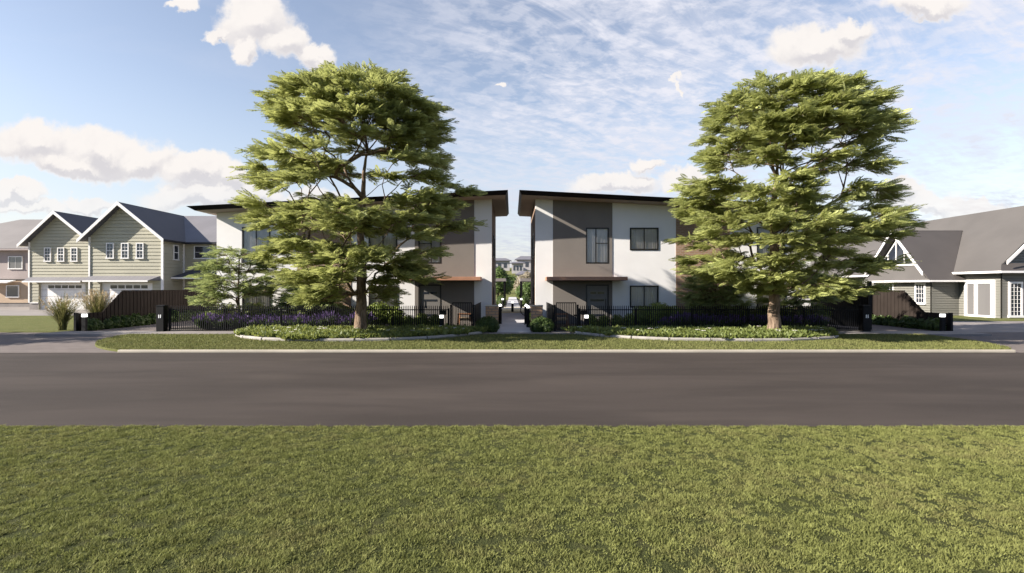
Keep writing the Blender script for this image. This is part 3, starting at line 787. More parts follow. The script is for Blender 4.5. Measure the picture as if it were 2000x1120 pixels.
# ------------------------------------------------------------------ townhouses
YF, YB = 26.3, 32.7
def zsof(xp): return 6.53 - .0503*(xp-.28)
def townhouse(sgn):
    side = 'left' if sgn < 0 else 'right'
    X = lambda xp: X0 + sgn*xp
    root = thing('townhouse', (X(8.2), YF, .05),
                 'two storey white rendered townhouse with raked black roof, %s of the central path' % side, 'house')
    wins = [(3.71,4.89,3.18,5.02,'w'), (5.97,7.44,3.87,5.02,'w'), (5.97,7.44,.92,2.05,'w'), (3.71,4.89,.16,2.10,'d'),
            (12.49,13.94,3.2,5.05,'w'), (12.49,13.94,.25,2.05,'w')]
    def facade(name, x0, x1, mat, proud=0.0):
        b = MB(); ops = [w for w in wins if w[0] >= x0-.01 and w[1] <= x1+.01]
        xs_ = sorted({x0, x1, *[w[0] for w in ops], *[w[1] for w in ops]}); zs_ = sorted({.05, *[w[2] for w in ops], *[w[3] for w in ops]})
        y = YF - proud
        for i in range(len(xs_)-1):
            for j in range(len(zs_)):
                a, c = xs_[i], xs_[i+1]; z0 = zs_[j]; top = j == len(zs_)-1
                za = zsof(a)+.04 if top else zs_[j+1]; zc = zsof(c)+.04 if top else zs_[j+1]
                if any(w[0] <= a+.01 and w[1] >= c-.01 and w[2] <= z0+.01 and (not top) and w[3] >= za-.01 for w in ops): continue
                b.poly([(X(a), y, z0), (X(c), y, z0), (X(c), y, zc), (X(a), y, za)])
        for w in ops:     # reveals
            a, c, z0, z1 = w[:4]; y2 = YF+.16
            b.poly([(X(a),y,z0),(X(a),y2,z0),(X(a),y2,z1),(X(a),y,z1)]); b.poly([(X(c),y,z0),(X(c),y2,z0),(X(c),y2,z1),(X(c),y,z1)])
            b.poly([(X(a),y,z0),(X(c),y,z0),(X(c),y2,z0),(X(a),y2,z0)]); b.poly([(X(a),y,z1),(X(c),y,z1),(X(c),y2,z1),(X(a),y2,z1)])
        return b.build(name, mat, root)
    facade('wall', 1.12, 2.02, M['render_white'])
    facade('cladding_panel', 2.02, 5.07, M['taupe'], .025)
    facade('wall', 5.07, 8.34, M['render_white'])
    facade('brick_panel', 8.34, 11.1, M['brick_x'], .02)
    facade('wall', 11.1, 15.25, M['render_white'])
    # edges of the proud panels
    for xp, pr in ((2.02,.025),(5.07,.025),(8.34,.02),(11.1,.02)):
        MB().poly([(X(xp),YF-pr,.05),(X(xp),YF,.05),(X(xp),YF,zsof(xp)),(X(xp),YF-pr,zsof(xp))]).build('panel_edge', M['taupe'] if pr > .022 else M['brick_x'], root)
    b = MB().poly([(X(1.12),YF+.22,.05),(X(1.12),YB,.05),(X(1.12),YB,zsof(1.12)),(X(1.12),YF+.22,zsof(1.12))])
    sw = b.build('brick_side_wall', M['brick_y'], root)
    b = MB().poly([(X(1.12),YF,.05),(X(1.12),YF+.22,.05),(X(1.12),YF+.22,zsof(1.12)+.03),(X(1.12),YF,zsof(1.12)+.03)])
    b.poly([(X(15.25),YF,.05),(X(15.25),YB,.05),(X(15.25),YB,zsof(15.25)),(X(15.25),YF,zsof(15.25))])
    b.poly([(X(1.12),YB,.05),(X(15.25),YB,.05),(X(15.25),YB,zsof(15.25)),(X(1.12),YB,zsof(1.12))])
    b.build('end_wall', M['render_white'], root)
    # floors/back of rooms so windows look into dark rooms
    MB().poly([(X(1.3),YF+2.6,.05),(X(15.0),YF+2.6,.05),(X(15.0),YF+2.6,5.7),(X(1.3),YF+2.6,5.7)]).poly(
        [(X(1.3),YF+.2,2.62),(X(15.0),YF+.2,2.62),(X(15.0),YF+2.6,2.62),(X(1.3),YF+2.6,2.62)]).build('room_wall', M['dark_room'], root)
    # brick side wall's own small windows in the gap
    for (ya, yb, z0, z1) in ((27.6,28.6,3.6,4.9),(29.6,30.6,3.6,4.9),(28.2,29.0,1.0,2.0)):
        xx = X(1.12); o_ = -sgn*.03
        f = MB()
        f.box(min(xx,xx+o_), max(xx,xx+o_), ya, yb, z1-.05, z1).box(min(xx,xx+o_), max(xx,xx+o_), ya, yb, z0, z0+.05)
        f.box(min(xx,xx+o_), max(xx,xx+o_), ya, ya+.05, z0+.05, z1-.05).box(min(xx,xx+o_), max(xx,xx+o_), yb-.05, yb, z0+.05, z1-.05)
        w = f.build('side_window', M['frame'], root)
        MB().poly([(xx+o_*.4,ya+.05,z0+.05),(xx+o_*.4,yb-.05,z0+.05),(xx+o_*.4,yb-.05,z1-.05),(xx+o_*.4,ya+.05,z1-.05)]).build('pane', M['dark_glass'], w)
    for wi, (a, c, z0, z1, kind) in enumerate(wins):
        y0, y1 = YF-.035, YF+.03; t = .065
        lo, hi = sorted((X(a), X(c)))
        f = MB(); f.box(lo,hi,y0,y1,z1-t,z1).box(lo,hi,y0,y1,z0,z0+t).box(lo,lo+t,y0,y1,z0+t,z1-t).box(hi-t,hi,y0,y1,z0+t,z1-t)
        if kind == 'w':
            mid = (lo+hi)/2 if wi != 0 else lo+(hi-lo)*(.44 if sgn > 0 else .56)
            f.box(mid-.025,mid+.025,y0+.02,y1-.02,z0+t,z1-t)
            if wi == 0: f.box(*( (mid+.025,hi-t) if sgn>0 else (lo+t,mid-.025)), y0+.02,y1-.02,z0+1.02,z0+1.06)
            w = f.build('window', M['frame'], root)
            MB().poly([(lo+t,YF-.002,z0+t),(hi-t,YF-.002,z0+t),(hi-t,YF-.002,z1-t),(lo+t,YF-.002,z1-t)]).build('pane', M['glass'], w)
            cu = MB(); nn = 70; pr_ = None; x_s = lo+.02; x_e = hi-.02
            for k in range(nn+1):
                xx = x_s+(x_e-x_s)*k/nn; yv = YF+.05+.0065*math.sin(k*1.35+wi)+.004*math.sin(k*.5)
                if pr_: cu.poly([(pr_[0],pr_[1],z0-.05),(xx,yv,z0-.05),(xx,yv,z1-.02),(pr_[0],pr_[1],z1-.02)])
                pr_ = (xx, yv)
            cu.build('curtain', M['curtain'], w, smooth=True)
        else:
            w = f.build('door', M['frame'], root)
            MB().box(lo+t, hi-t, YF+.032, YF+.08, z0+t, z1-t).build('door_leaf', M['door'], w)
            ww = hi-lo-2*t
            for zz in (z1-.48, z1-.86, z1-1.62):
                for fa, fb in (((.16,.44),(.52,.84)) if zz > z1-.6 else ((.16,.84),)):
                    MB().box(lo+t+ww*fa, lo+t+ww*fb, YF+.018, YF+.03, zz, zz+.10).build('glass_strip', M['dark_glass'], w)
            hx = hi-t-.1 if sgn > 0 else lo+t+.1
            MB().tube([(hx,YF+.03,1.0),(hx,YF-.03,1.0),(hx,YF-.03,1.35),(hx,YF+.03,1.35)], .014, 6).build('handle', M['black_metal'], w)
    # entry canopy
    lo, hi = sorted((X(1.61), X(5.55)))
    cn = MB().box(lo, hi, 24.9, YF-.03, 2.30, 2.475).build('canopy', M['copper'], root, bevel=.008)
    MB().box(lo+.08, hi-.08, 24.98, YF-.06, 2.288, 2.299).build('canopy_soffit', M['fascia'], cn)
    # roof: raked slab with splayed edges
    def zt(xp): return 6.72-.0503*(xp-.28)
    T = [(.28,25.0),(16.0,25.0),(16.0,33.2),(.28,33.2)]; B = [(.40,25.26),(15.74,25.26),(15.74,32.95),(.40,32.95)]
    tp = [(X(x),y,zt(x)) for x, y in T]; bt = [(X(x),y,zsof(x)) for x, y in B]
    rf = MB().poly(tp).build('roof', M['roof_dark'], root)
    f = MB()
    for i in range(4):
        j = (i+1) % 4; f.poly([tp[i], tp[j], bt[j], bt[i]])
    f.build('fascia', M['fascia'], rf)
    MB().poly(bt).build('soffit', M['soffit'], rf)
    return root
townhouse(-1); townhouse(1)

# ------------------------------------------------------------------ front fences, gates
YN = 22.0
def picket_fence(xa, xb, side, label):
    root = thing('metal_fence', ((xa+xb)/2, YN, .1), label, 'fence')
    for z in (1.0, .21): MB().box(xa, xb, YN-.018, YN+.018, z-.02, z+.02).build('rail', M['black_metal'], root)
    n = int((xb-xa)/.09); b = MB()
    for i in range(n+1):
        x = xa+.03+(xb-xa-.06)*i/n
        b.box(x-.017, x+.017, YN-.032, YN-.0185, .15, 1.14)
        b.hexa([(x-.017,YN-.032,1.14),(x+.017,YN-.032,1.14),(x+.017,YN-.0185,1.14),(x-.017,YN-.0185,1.14),
                (x-.002,YN-.027,1.19),(x+.002,YN-.027,1.19),(x+.002,YN-.024,1.19),(x-.002,YN-.024,1.19)])
    b.build('picket_panel', M['black_metal'], root)
    m = max(1, round((xb-xa)/2.45))
    for i in range(m+1):
        x = xa+(xb-xa)*i/m
        MB().box(x-.03, x+.03, YN+.0185, YN+.075, .05, 1.06).build('post', M['black_metal'], root)
    return root
picket_fence(-14.75, -2.72, 'left', 'long black metal picket fence before the left townhouse')
picket_fence(2.90, 15.0, 'right', 'long black metal picket fence before the right townhouse')
def gate(xa, xb, label):
    root = thing('pedestrian_gate', ((xa+xb)/2, YN, .1), label, 'gate')
    b = MB(); b.box(xa+.06, xb-.06, YN-.02, YN+.02, 1.28, 1.32).box(xa+.06, xb-.06, YN-.02, YN+.02, .15, .19)
    b.box(xa+.06, xa+.10, YN-.02, YN+.02, .19, 1.28).box(xb-.10, xb-.06, YN-.02, YN+.02, .19, 1.28)
    b.build('gate_frame', M['black_metal'], root)
    p = MB(); n = 10
    for i in range(1, n):
        x = xa+.1+(xb-xa-.2)*i/n; p.box(x-.0125, x+.0125, YN-.012, YN+.012, .19, 1.28)
    p.build('bar_panel', M['black_metal'], root)
    for x in (xa, xb): MB().box(x-.04, x+.04, YN-.04, YN+.04, .05, 1.22).build('gate_post', M['black_metal'], root)
    MB().box(xb-.16, xb-.05, YN-.045, YN-.021, .72, .80).build('latch', M['black_metal'], root)
gate(-2.62, -1.66, 'black barred pedestrian gate left of the central path')
gate(1.84, 2.82, 'black barred pedestrian gate right of the central path')
def solid_panel(x, ya, yb, z1, label, name='side_screen'):
    root = thing(name, (x, (ya+yb)/2, .1), label, 'screen')
    b = MB(); n = int((yb-ya)/.16)
    for i in range(n):
        y = ya+(yb-ya)*i/n; b.box(x-.015, x+.015, y+.004, y+(yb-ya)/n-.004, .12, z1-.03)
    b.build('slat_panel', M['black_metal'], root)
    MB().box(x-.025, x+.025, ya, yb, z1-.03, z1).box(x-.02, x+.02, ya, yb, .06, .12).build('rail', M['black_metal'], root)
solid_panel(-1.60, 22.06, 26.2, 1.2, 'solid black side screen running back from the left pedestrian gate')
solid_panel(1.77, 22.06, 26.2, 1.2, 'solid black side screen running back from the right pedestrian gate')
# fence end piers with two short white numeral strokes
def end_pier(x, label):
    root = thing('letterbox_pier', (x, YN, .05), label, 'pier')
    MB().box(x-.16, x+.16, YN-.2, YN+.1, .0, 1.17).build('pier_body', M['black_metal'], root, bevel=.012)
    MB().box(x-.175, x+.175, YN-.215, YN+.115, 1.172, 1.20).build('pier_cap', M['black_metal'], root)
    b = MB().box(x-.055, x-.02, YN-.212, YN-.2005, .66, .80).box(x+.02, x+.055, YN-.212, YN-.2005, .66, .80)
    b.build('numeral_strokes', M['white_sign'], root)
end_pier(-15.0, 'black letterbox pier with two white strokes at the left end of the left fence')
end_pier(15.12, 'black letterbox pier with two white strokes at the right end of the right fence')
def light_post(x, y, zt, label, square=.17):
    root = thing('light_post', (x, y, .08), label, 'light')
    MB().box(x-.085, x+.085, y-.06, y+.06, .05, zt-.147).build('post_body', M['black_metal'], root)
    MB().box(x-.076, x+.076, y-.075, y+.075, zt-.145, zt-.01).build('lamp_face', M['white_lamp'], root, bevel=.01)
    MB().box(x-.09, x+.09, y-.08, y+.08, zt-.008, zt+.015).build('lamp_cap', M['black_metal'], root)
light_post(-3.0, 21.8, .80, 'black post with square white lamp before the left fence by its gate')
light_post(3.17, 21.8, .80, 'black post with square white lamp before the right fence by its gate')
light_post(-18.62, 22.3, .82, 'black post with square white lamp at the front end of the left boundary fence')
light_post(18.75, 22.3, .82, 'black post with square white lamp at the front end of the right boundary fence')
def letterbox(x, label):
    root = thing('letterbox', (x, YN+.06, .8), label, 'letterbox')
    b = MB().box(x-.13, x+.13, YN+.02, YN+.34, .78, .96); b.build('box_body', M['black_metal'], root, bevel=.015)
    MB().box(x-.09, x+.09, YN+.012, YN+.0195, .89, .915).build('mail_slot', M['fascia'], root)
letterbox(-2.98, 'small black letterbox on the left fence above its lamp post'); letterbox(3.12, 'small black letterbox on the right fence above its lamp post')

# boundary fences along both driveways: stepped vertical sheet fence
def boundary(sgn, label):
    x = -19.3 if sgn < 0 else 19.42
    root = thing('boundary_fence', (x, 28, 0), label, 'fence')
    b = MB(); w = .122; y = 22.75
    def top(y): return .80 if y < 24.1 else (.80+(y-24.1)/(25.3-24.1)*.97 if y < 25.3 else 1.77)
    k = 0
    while y < 46:
        o_ = .009*(1 if k % 2 else -1)
        b.hexa([(x+o_-.012,y,0),(x+o_+.012,y,0),(x+o_+.012,y+w,0),(x+o_-.012,y+w,0),(x+o_-.012,y,top(y)),(x+o_+.012,y,top(y)),(x+o_+.012,y+w,top(y+w)),(x+o_-.012,y+w,top(y+w))])
        y += w+.002; k += 1
    b.build('sheet_panel', M['fence_brown'], root)
    r = MB().box(x-.045, x+.045, 25.35, 46, 1.772, 1.81); r.build('top_rail', M['fence_brown'], root)
    for yy in (27.7, 30.1, 32.5, 34.9, 37.3): MB().box(x+sgn*.07-.03, x+sgn*.07+.03, yy-.03, yy+.03, 0, 1.77).build('post', M['fence_brown'], root)
    MB().box(x-.05, x+.05, 22.60, 22.745, 0, .84).build('end_post', M['black_metal'], root)
    return root
boundary(-1, 'brown sheet boundary fence stepping up along the left driveway')
boundary(1, 'brown sheet boundary fence stepping up along the right driveway')
# tall dark post and screen at the right driveway
root = thing('driveway_screen', (16.4, 23.6, 0), 'tall dark post with dark slatted screen beside the right driveway', 'screen')
MB().box(16.40, 16.54, 23.53, 23.67, 0, 2.25).build('post', M['black_metal'], root)
b = MB()
for i in range(17):
    t0, t1 = i/17, (i+.93)/17
    xa, ya = 16.40-.95*t0, 23.62+2.6*t0; xb, yb = 16.40-.95*t1, 23.62+2.6*t1
    b.hexa([(xa-.02,ya-.01,.1),(xa+.02,ya+.01,.1),(xb+.02,yb+.01,.1),(xb-.02,yb-.01,.1),(xa-.02,ya-.01,1.95),(xa+.02,ya+.01,1.95),(xb+.02,yb+.01,1.95),(xb-.02,yb-.01,1.95)])
b.build('slat_panel', M['black_metal'], root)

# ------------------------------------------------------------------ entry pieces
for xa, xb, side in ((-1.18,-.62,'left'),(.85,1.37,'right')):
    root = thing('brick_pillar', ((xa+xb)/2, 23.05, .1), 'low red brown brick pillar with pale cap on the %s of the entry path' % side, 'pillar')
    MB().box(xa, xb, 22.8, 23.32, .0, 1.11).build('pillar_shaft', M['brick_pier'], root)
    MB().box(xa-.02, xb+.02, 22.78, 23.34, 1.112, 1.16).build('cap', M['concrete_cream'], root, bevel=.012)
def path_bollard(x, y, z0, zt, label):
    root = thing('path_bollard', (x, y, z0), label, 'bollard', 'bollard lights along the central path')
    MB().lathe((x, y, z0), [(.075,-.05),(.075,zt-z0-.11)]).build('bollard_post', M['black_metal'], root, smooth=False)
    MB().lathe((x, y, z0), [(.07,zt-z0-.109),(.078,zt-z0-.07),(.07,zt-z0-.025),(.03,zt-z0)]).build('lens', M['white_lamp'], root, smooth=True)
for x, y, z0, zt, lab in ((-.56,24.3,.2,1.17,'black bollard lamp just behind the left brick pillar'), (.66,24.3,.2,1.17,'black bollard lamp beside the black hoop, just behind the right brick pillar'),
                      (.72,23.05,.12,1.14,'black bollard lamp against the inner edge of the right brick pillar'), (.03,31.0,.45,1.10,'black bollard lamp standing in the middle of the path'),
                      (-.66,36.5,.44,1.16,'far black bollard lamp on the left of the rear path'), (.66,36.5,.44,1.16,'far black bollard lamp on the right of the rear path')):
    path_bollard(x, y, z0, zt, lab)
b = MB(); ring = [(.60+.20*math.cos(t), 24.0, .90+.24*math.sin(t)) for t in [2*math.pi*i/24 for i in range(25)]]
rt = thing('black_hoop', (.60, 24.0, .2), 'black ring on a short post beside the right brick pillar', 'hoop')
MB().tube(ring, .022, 6).build('ring', M['black_metal'], rt, smooth=True)
MB().tube([(.60,24.0,.15),(.60,24.0,.66)], .022, 6).build('post', M['black_metal'], rt, smooth=True)

def armchair(x, y, facing, label):
    root = thing('armchair', (x, y, .1), label, 'chair', 'wicker porch chairs behind the gates')
    f = facing
    b = MB()
    b.hexa([(x-f*.28,y-.3,.38),(x-f*.20,y-.3,.38),(x-f*.20,y+.3,.38),(x-f*.28,y+.3,.38),(x-f*.40,y-.3,1.0),(x-f*.30,y-.3,1.0),(x-f*.30,y+.3,1.0),(x-f*.40,y+.3,1.0)])
    b.build('backrest', M['wicker'], root, bevel=.02)
    MB().box(x-.26, x+.28, y-.29, y+.29, .42, .54).build('seat', M['wicker'], root, bevel=.03)
    for s in (-1, 1):
        yy = y+s*.33
        MB().bar((x-f*.30,yy,.70),(x+f*.34,yy,.72),.05,.035).build('armrest', M['timber'], root)
        MB().bar((x+f*.30,yy,.70),(x+f*.34,yy,.10),.045,.045).build('leg', M['timber'], root)
        MB().bar((x-f*.22,yy,.69),(x-f*.36,yy,.10),.045,.045).build('leg', M['timber'], root)
armchair(-2.18, 24.0, -1, 'tan wicker armchair with timber legs behind the left pedestrian gate')
armchair(2.28, 24.0, 1, 'tan wicker armchair with timber legs behind the right pedestrian gate')

# ------------------------------------------------------------------ planting
def shrub(name, blobs, n, size, leaf, loc, label, cat, group=None, up=.4):
    o = leafy(name, blobs, n, size, M[leaf], None, loc, up)
    return tag(o, label, cat, group)
for cx, side in ((-1.02,'left'),(1.27,'right')):
    bl = [(cx-.2,21.65,.36,.34,.33,.32),(cx+.18,21.6,.34,.33,.32,.30),(cx,21.75,.45,.36,.32,.30)]
    shrub('clipped_hedge', bl, 2300, .045, 'leaf_hedge', (cx,21.65,.08), 'rounded dark green hedge in front of the %s brick pillar' % side, 'hedge')
# clipped balls in rows
def ball_row(xs_, y, leaf, label, grp):
    first = None
    for x in xs_:
        if first is None:
            first = shrub('clipped_ball', [(x,y,.42,.31,.31,.33)], 900, .04, leaf, (x,y,.1), label, 'shrub', grp); o = first
        else:
            o = first.copy(); COL.objects.link(o); o.location = (x, y, .1); o.rotation_euler.z = rng.uniform(0, 6)
            s = rng.uniform(.93, 1.07); o.scale = (s, s, s*rng.uniform(.95, 1.08))
ball_row([3.55,4.13,4.72,5.31], 23.0, 'leaf_lime', 'clipped green ball shrub in the short row behind the right fence', 'ball shrubs behind the right fence')
ball_row([-3.45,-4.05,-4.65,-5.25], 23.0, 'leaf_lime', 'clipped green ball shrub in the short row behind the left fence', 'ball shrubs behind the left fence')
for sgn, side in ((-1,'left'),(1,'right')):
    cx = X0+sgn*6.55
    bl = [(cx-.5,24.0,.60,.55,.45,.50),(cx+.25,24.0,.72,.62,.5,.55),(cx+.95,24.05,.6,.5,.45,.48),(cx-1.0*0,23.8,.5,.6,.4,.4)]
    shrub('round_shrub', bl, 3600, .06, 'leaf_lime', (cx,24,.1), 'large rounded lime green shrub behind the %s fence, under the lower window' % side, 'shrub')
for sgn, side, xs_ in ((-1,'left',(-14.1,-13.0,-11.8,-10.7,-9.5,-8.3)),(1,'right',(8.6,9.7,10.9,12.0,13.2,14.3))):
    first = None
    for i, x in enumerate(xs_):
        if first is None:
            first = shrub('garden_shrub', [(x,24.55,.50,.62,.42,.48),(x+.4,24.6,.62,.5,.4,.42),(x-.35,24.5,.42,.5,.4,.40)], 1900, .06, 'leaf_lime', (x,24.55,.1), 'mid green shrub in the row behind the lavender and the %s fence' % side, 'shrub', 'green shrubs behind the %s fence' % side); o = first
        else:
            o = first.copy(); COL.objects.link(o); o.location = (x, 24.55, .1); o.rotation_euler.z = rng.uniform(-.4, .4); sc_ = rng.uniform(.85, 1.1); o.scale = (1, 1, sc_)
# lavender
def lavender(loc):
    root = thing('lavender_bush', loc, 'lavender', 'lavender')
    n = 460; ox, oy, oz = loc
    a = rng.uniform(0, 6.283, n); r = .42*np.sqrt(rng.random(n)); sp = rng.uniform(.15, .6, n)
    p0 = np.column_stack([ox+np.cos(a)*r*.45, oy+np.sin(a)*r*.45, np.full(n, oz)])
    h = rng.uniform(.34, .58, n)*(1-.45*r/.42*.6)
    p1 = np.column_stack([ox+np.cos(a)*r*1.25, oy+np.sin(a)*r*1.25, oz+h])
    d = p1-p0; sd = unit(np.cross(d, rng.normal(0, 1, (n, 3))))
    Q, F = quad_leaves((p0+p1)/2, d/2, sd*.03)
    np_mesh('stems', Q, F, M['leaf_lavender'], root, tint=rng.random(n))
    du = unit(d); k = np.arange(n)[: int(n*.22)]
    fl = np.concatenate([p1[k], p1[k]+du[k]*.06]); s2 = unit(np.cross(du[k], rng.normal(0, 1, (len(k), 3))))
    Q, F = quad_leaves(fl, np.concatenate([du[k], du[k]])*.075, np.concatenate([s2, unit(np.cross(du[k], s2))])*.026)
    np_mesh('blossom', Q, F, M['flower_purple'], root, tint=rng.random(len(fl)))
    return root
lav = lavender((6.9, 22.75, .1)); nlav = 0
for sgn, side in ((-1,'left'),(1,'right')):
    for row, y in ((0,22.95),):
        for i in range(11):
            xp = 6.9+i*.68+row*.3
            o = lav if nlav == 0 else copy_tree(lav); nlav += 1
            o.location = (X0+sgn*xp+rng.uniform(-.08,.08), y+rng.uniform(-.08,.08), .1); o.rotation_euler.z = rng.uniform(0, 6)
            s = rng.uniform(.9, 1.2); o.scale = (s, s, s*rng.uniform(.9, 1.15))
            tag(o, 'purple flowering lavender bush in the rows behind the %s fence' % side, 'lavender', 'lavender behind the %s fence' % side)
# low hedge behind the fences
def strap_tuft(name, loc, n, h, spread, leaf, width=.014, label=None, cat=None, group=None, parent=None, part=None):
    ox, oy, oz = loc
    a = rng.uniform(0, 6.283, n); L = h*rng.uniform(.6, 1.15, n); lean = rng.uniform(.1, 1, n)*spread
    V, F, T = [], [], []
    K = 4
    base = np.column_stack([ox+rng.normal(0, .05, n), oy+rng.normal(0, .05, n), np.full(n, oz)])
    dirn = np.column_stack([np.cos(a), np.sin(a), np.zeros(n)]); sd = np.column_stack([-np.sin(a), np.cos(a), np.zeros(n)])
    rows = []
    for k in range(K+1):
        t = k/K
        c = base + dirn*(lean*L*t**1.8)[:, None]; c[:, 2] += L*(t - .32*lean*t**2.6)
        w = width*(1-.85*t**1.5)
        rows.append(np.stack([c-sd*w, c+sd*w], 1))
    V = np.stack(rows, 1)          # n, K+1, 2, 3
    idx = np.arange(n*(K+1)*2).reshape(n, K+1, 2)
    F = np.stack([idx[:, :-1, 0], idx[:, :-1, 1], idx[:, 1:, 1], idx[:, 1:, 0]], -1).reshape(-1, 4)
    o = np_mesh(part or name, V.reshape(-1, 3), F, M[leaf], parent, None if parent else loc, tint=np.repeat(rng.random(n), K))
    tips = rows[-1].mean(1)
    return o, base, tips, dirn
for sgn, side in ((-1,'left'),(1,'right')):
    x = -19.0 if sgn < 0 else 19.12
    first = None
    for i in range(22):
        y = 23.0+i*.5; lab = 'leafy green border plant along the foot of the %s boundary fence' % side; grp = 'border plants along the %s boundary fence' % side
        if first is None:
            first = leafy('border_plant', [(x,y,.22,.26,.3,.24),(x+.05,y,.34,.18,.2,.2)], 420, .07, M['leaf_hedge'], None, (x,y,.05), .6); o = first
            tag(o, lab, 'plant', grp)
        else:
            o = first.copy(); COL.objects.link(o)
        o.location = (x+rng.uniform(-.06,.06), y, .03); o.rotation_euler.z = rng.uniform(0, 6); s = rng.uniform(.85, 1.2); o.scale = (s, s, s*rng.uniform(.9, 1.25))
# pampas clumps by the left boundary fence
def pampas(loc, h, spread, label, plumes, leaf='blade_pampas'):
    root = thing('pampas_clump', loc, label, 'ornamental grass')
    strap_tuft('leaves', loc, 420, h, spread, leaf, .016, parent=root, part='leaves')
    n = plumes; a = rng.uniform(0, 6.283, n); le = rng.uniform(.1, .55, n)
    Q, F, T = [], [], []
    Cs, Us, Ws = [], [], []
    for i in range(n):
        L = h*rng.uniform(.85, 1.08); d = unit(np.array([math.cos(a[i])*le[i], math.sin(a[i])*le[i], 1.0])); p0 = np.array(loc)
        tip = p0+d*L
        for k in range(26):
            t = rng.uniform(.58, 1.0); c = p0+d*L*t + rng.normal(0, .025, 3); dd = unit(d+rng.normal(0, .35, 3))
            Cs.append(c); Us.append(dd*.07); Ws.append(unit(np.cross(dd, rng.normal(0, 1, 3)))*.012)
        Cs.append(p0+d*L*.35); Us.append(d*L*.35); Ws.append(np.array([.006, 0, 0]))
    Q, F = quad_leaves(np.array(Cs), np.array(Us), np.array(Ws))
    np_mesh('plumes', Q, F, M['plume'], root, tint=rng.random(len(Cs)))
    return root
pampas((-20.15, 22.95, .04), 1.65, .85, 'big clump of tall arching ornamental grass beside the left boundary fence post', 16)
pampas((-20.9, 25.8, .04), 1.75, .75, 'pale straw coloured ornamental grass clump further back by the left boundary fence', 60)

# ------------------------------------------------------------------ neighbouring weatherboard houses
def boards(b, z0, z1, xr, pt, pitch=.27, lip=.05):
    """lapped boards; xr(z) gives the span, pt(u, z, out) the point"""
    z = z0
    while z < z1-.01:
        zt = min(z+pitch, z1); a0, c0 = xr(z); a1, c1 = xr(zt)
        if c0-a0 > .01:
            zm = z+(zt-z)*.80; am, cm = xr(zm); l2 = lip*.75
            b.poly([pt(a0,z,lip), pt(c0,z,lip), pt(cm,zm,l2), pt(am,zm,l2)])
            b.poly([pt(am,zm,l2), pt(cm,zm,l2), pt(cm,zm,0), pt(am,zm,0)]); b.poly([pt(am,zm,0), pt(cm,zm,0), pt(c1,zt,0), pt(a1,zt,0)])
            b.poly([pt(a0,z,lip), pt(c0,z,lip), pt(c0,z,0), pt(a0,z,0)])
        z = zt
def sash(root, u0, u1, z0, z1, pt, nx=2, nz=4, glass='dark_glass', frame=.07, bars=True, mid=True, name='window'):
    """window frame proud of a wall, pt(u,z,out)"""
    f = MB()
    def bx(a, c, d, e, o0=.0, o1=.075):
        f.hexa([pt(a,d,o0),pt(c,d,o0),pt(c,d,o1),pt(a,d,o1),pt(a,e,o0),pt(c,e,o0),pt(c,e,o1),pt(a,e,o1)])
    bx(u0,u1,z1-frame,z1); bx(u0-.03,u1+.03,z0-.02,z0+frame,0,.10); bx(u0,u0+frame,z0+frame,z1-frame); bx(u1-frame,u1,z0+frame,z1-frame)
    if mid: bx(u0+frame,u1-frame,(z0+z1)/2-.03,(z0+z1)/2+.03,0,.065)
    w = f.build(name, M['white_trim'], root)
    if bars:
        f = MB()
        for i in range(1, nx):
            u = u0+frame+(u1-u0-2*frame)*i/nx; bx(u-.010,u+.010,z0+frame,z1-frame,.042,.056)
        for j in range(1, nz):
            z = z0+frame+(z1-z0-2*frame)*j/nz; bx(u0+frame,u1-frame,z-.010,z+.010,.042,.058)
        f.build('glazing_bars', M['white_trim'], w)
    f = MB().poly([pt(u0+frame,z0+frame,.04),pt(u1-frame,z0+frame,.04),pt(u1-frame,z1-frame,.04),pt(u0+frame,z1-frame,.04)])
    f.build('pane', M[glass], w)
    return w
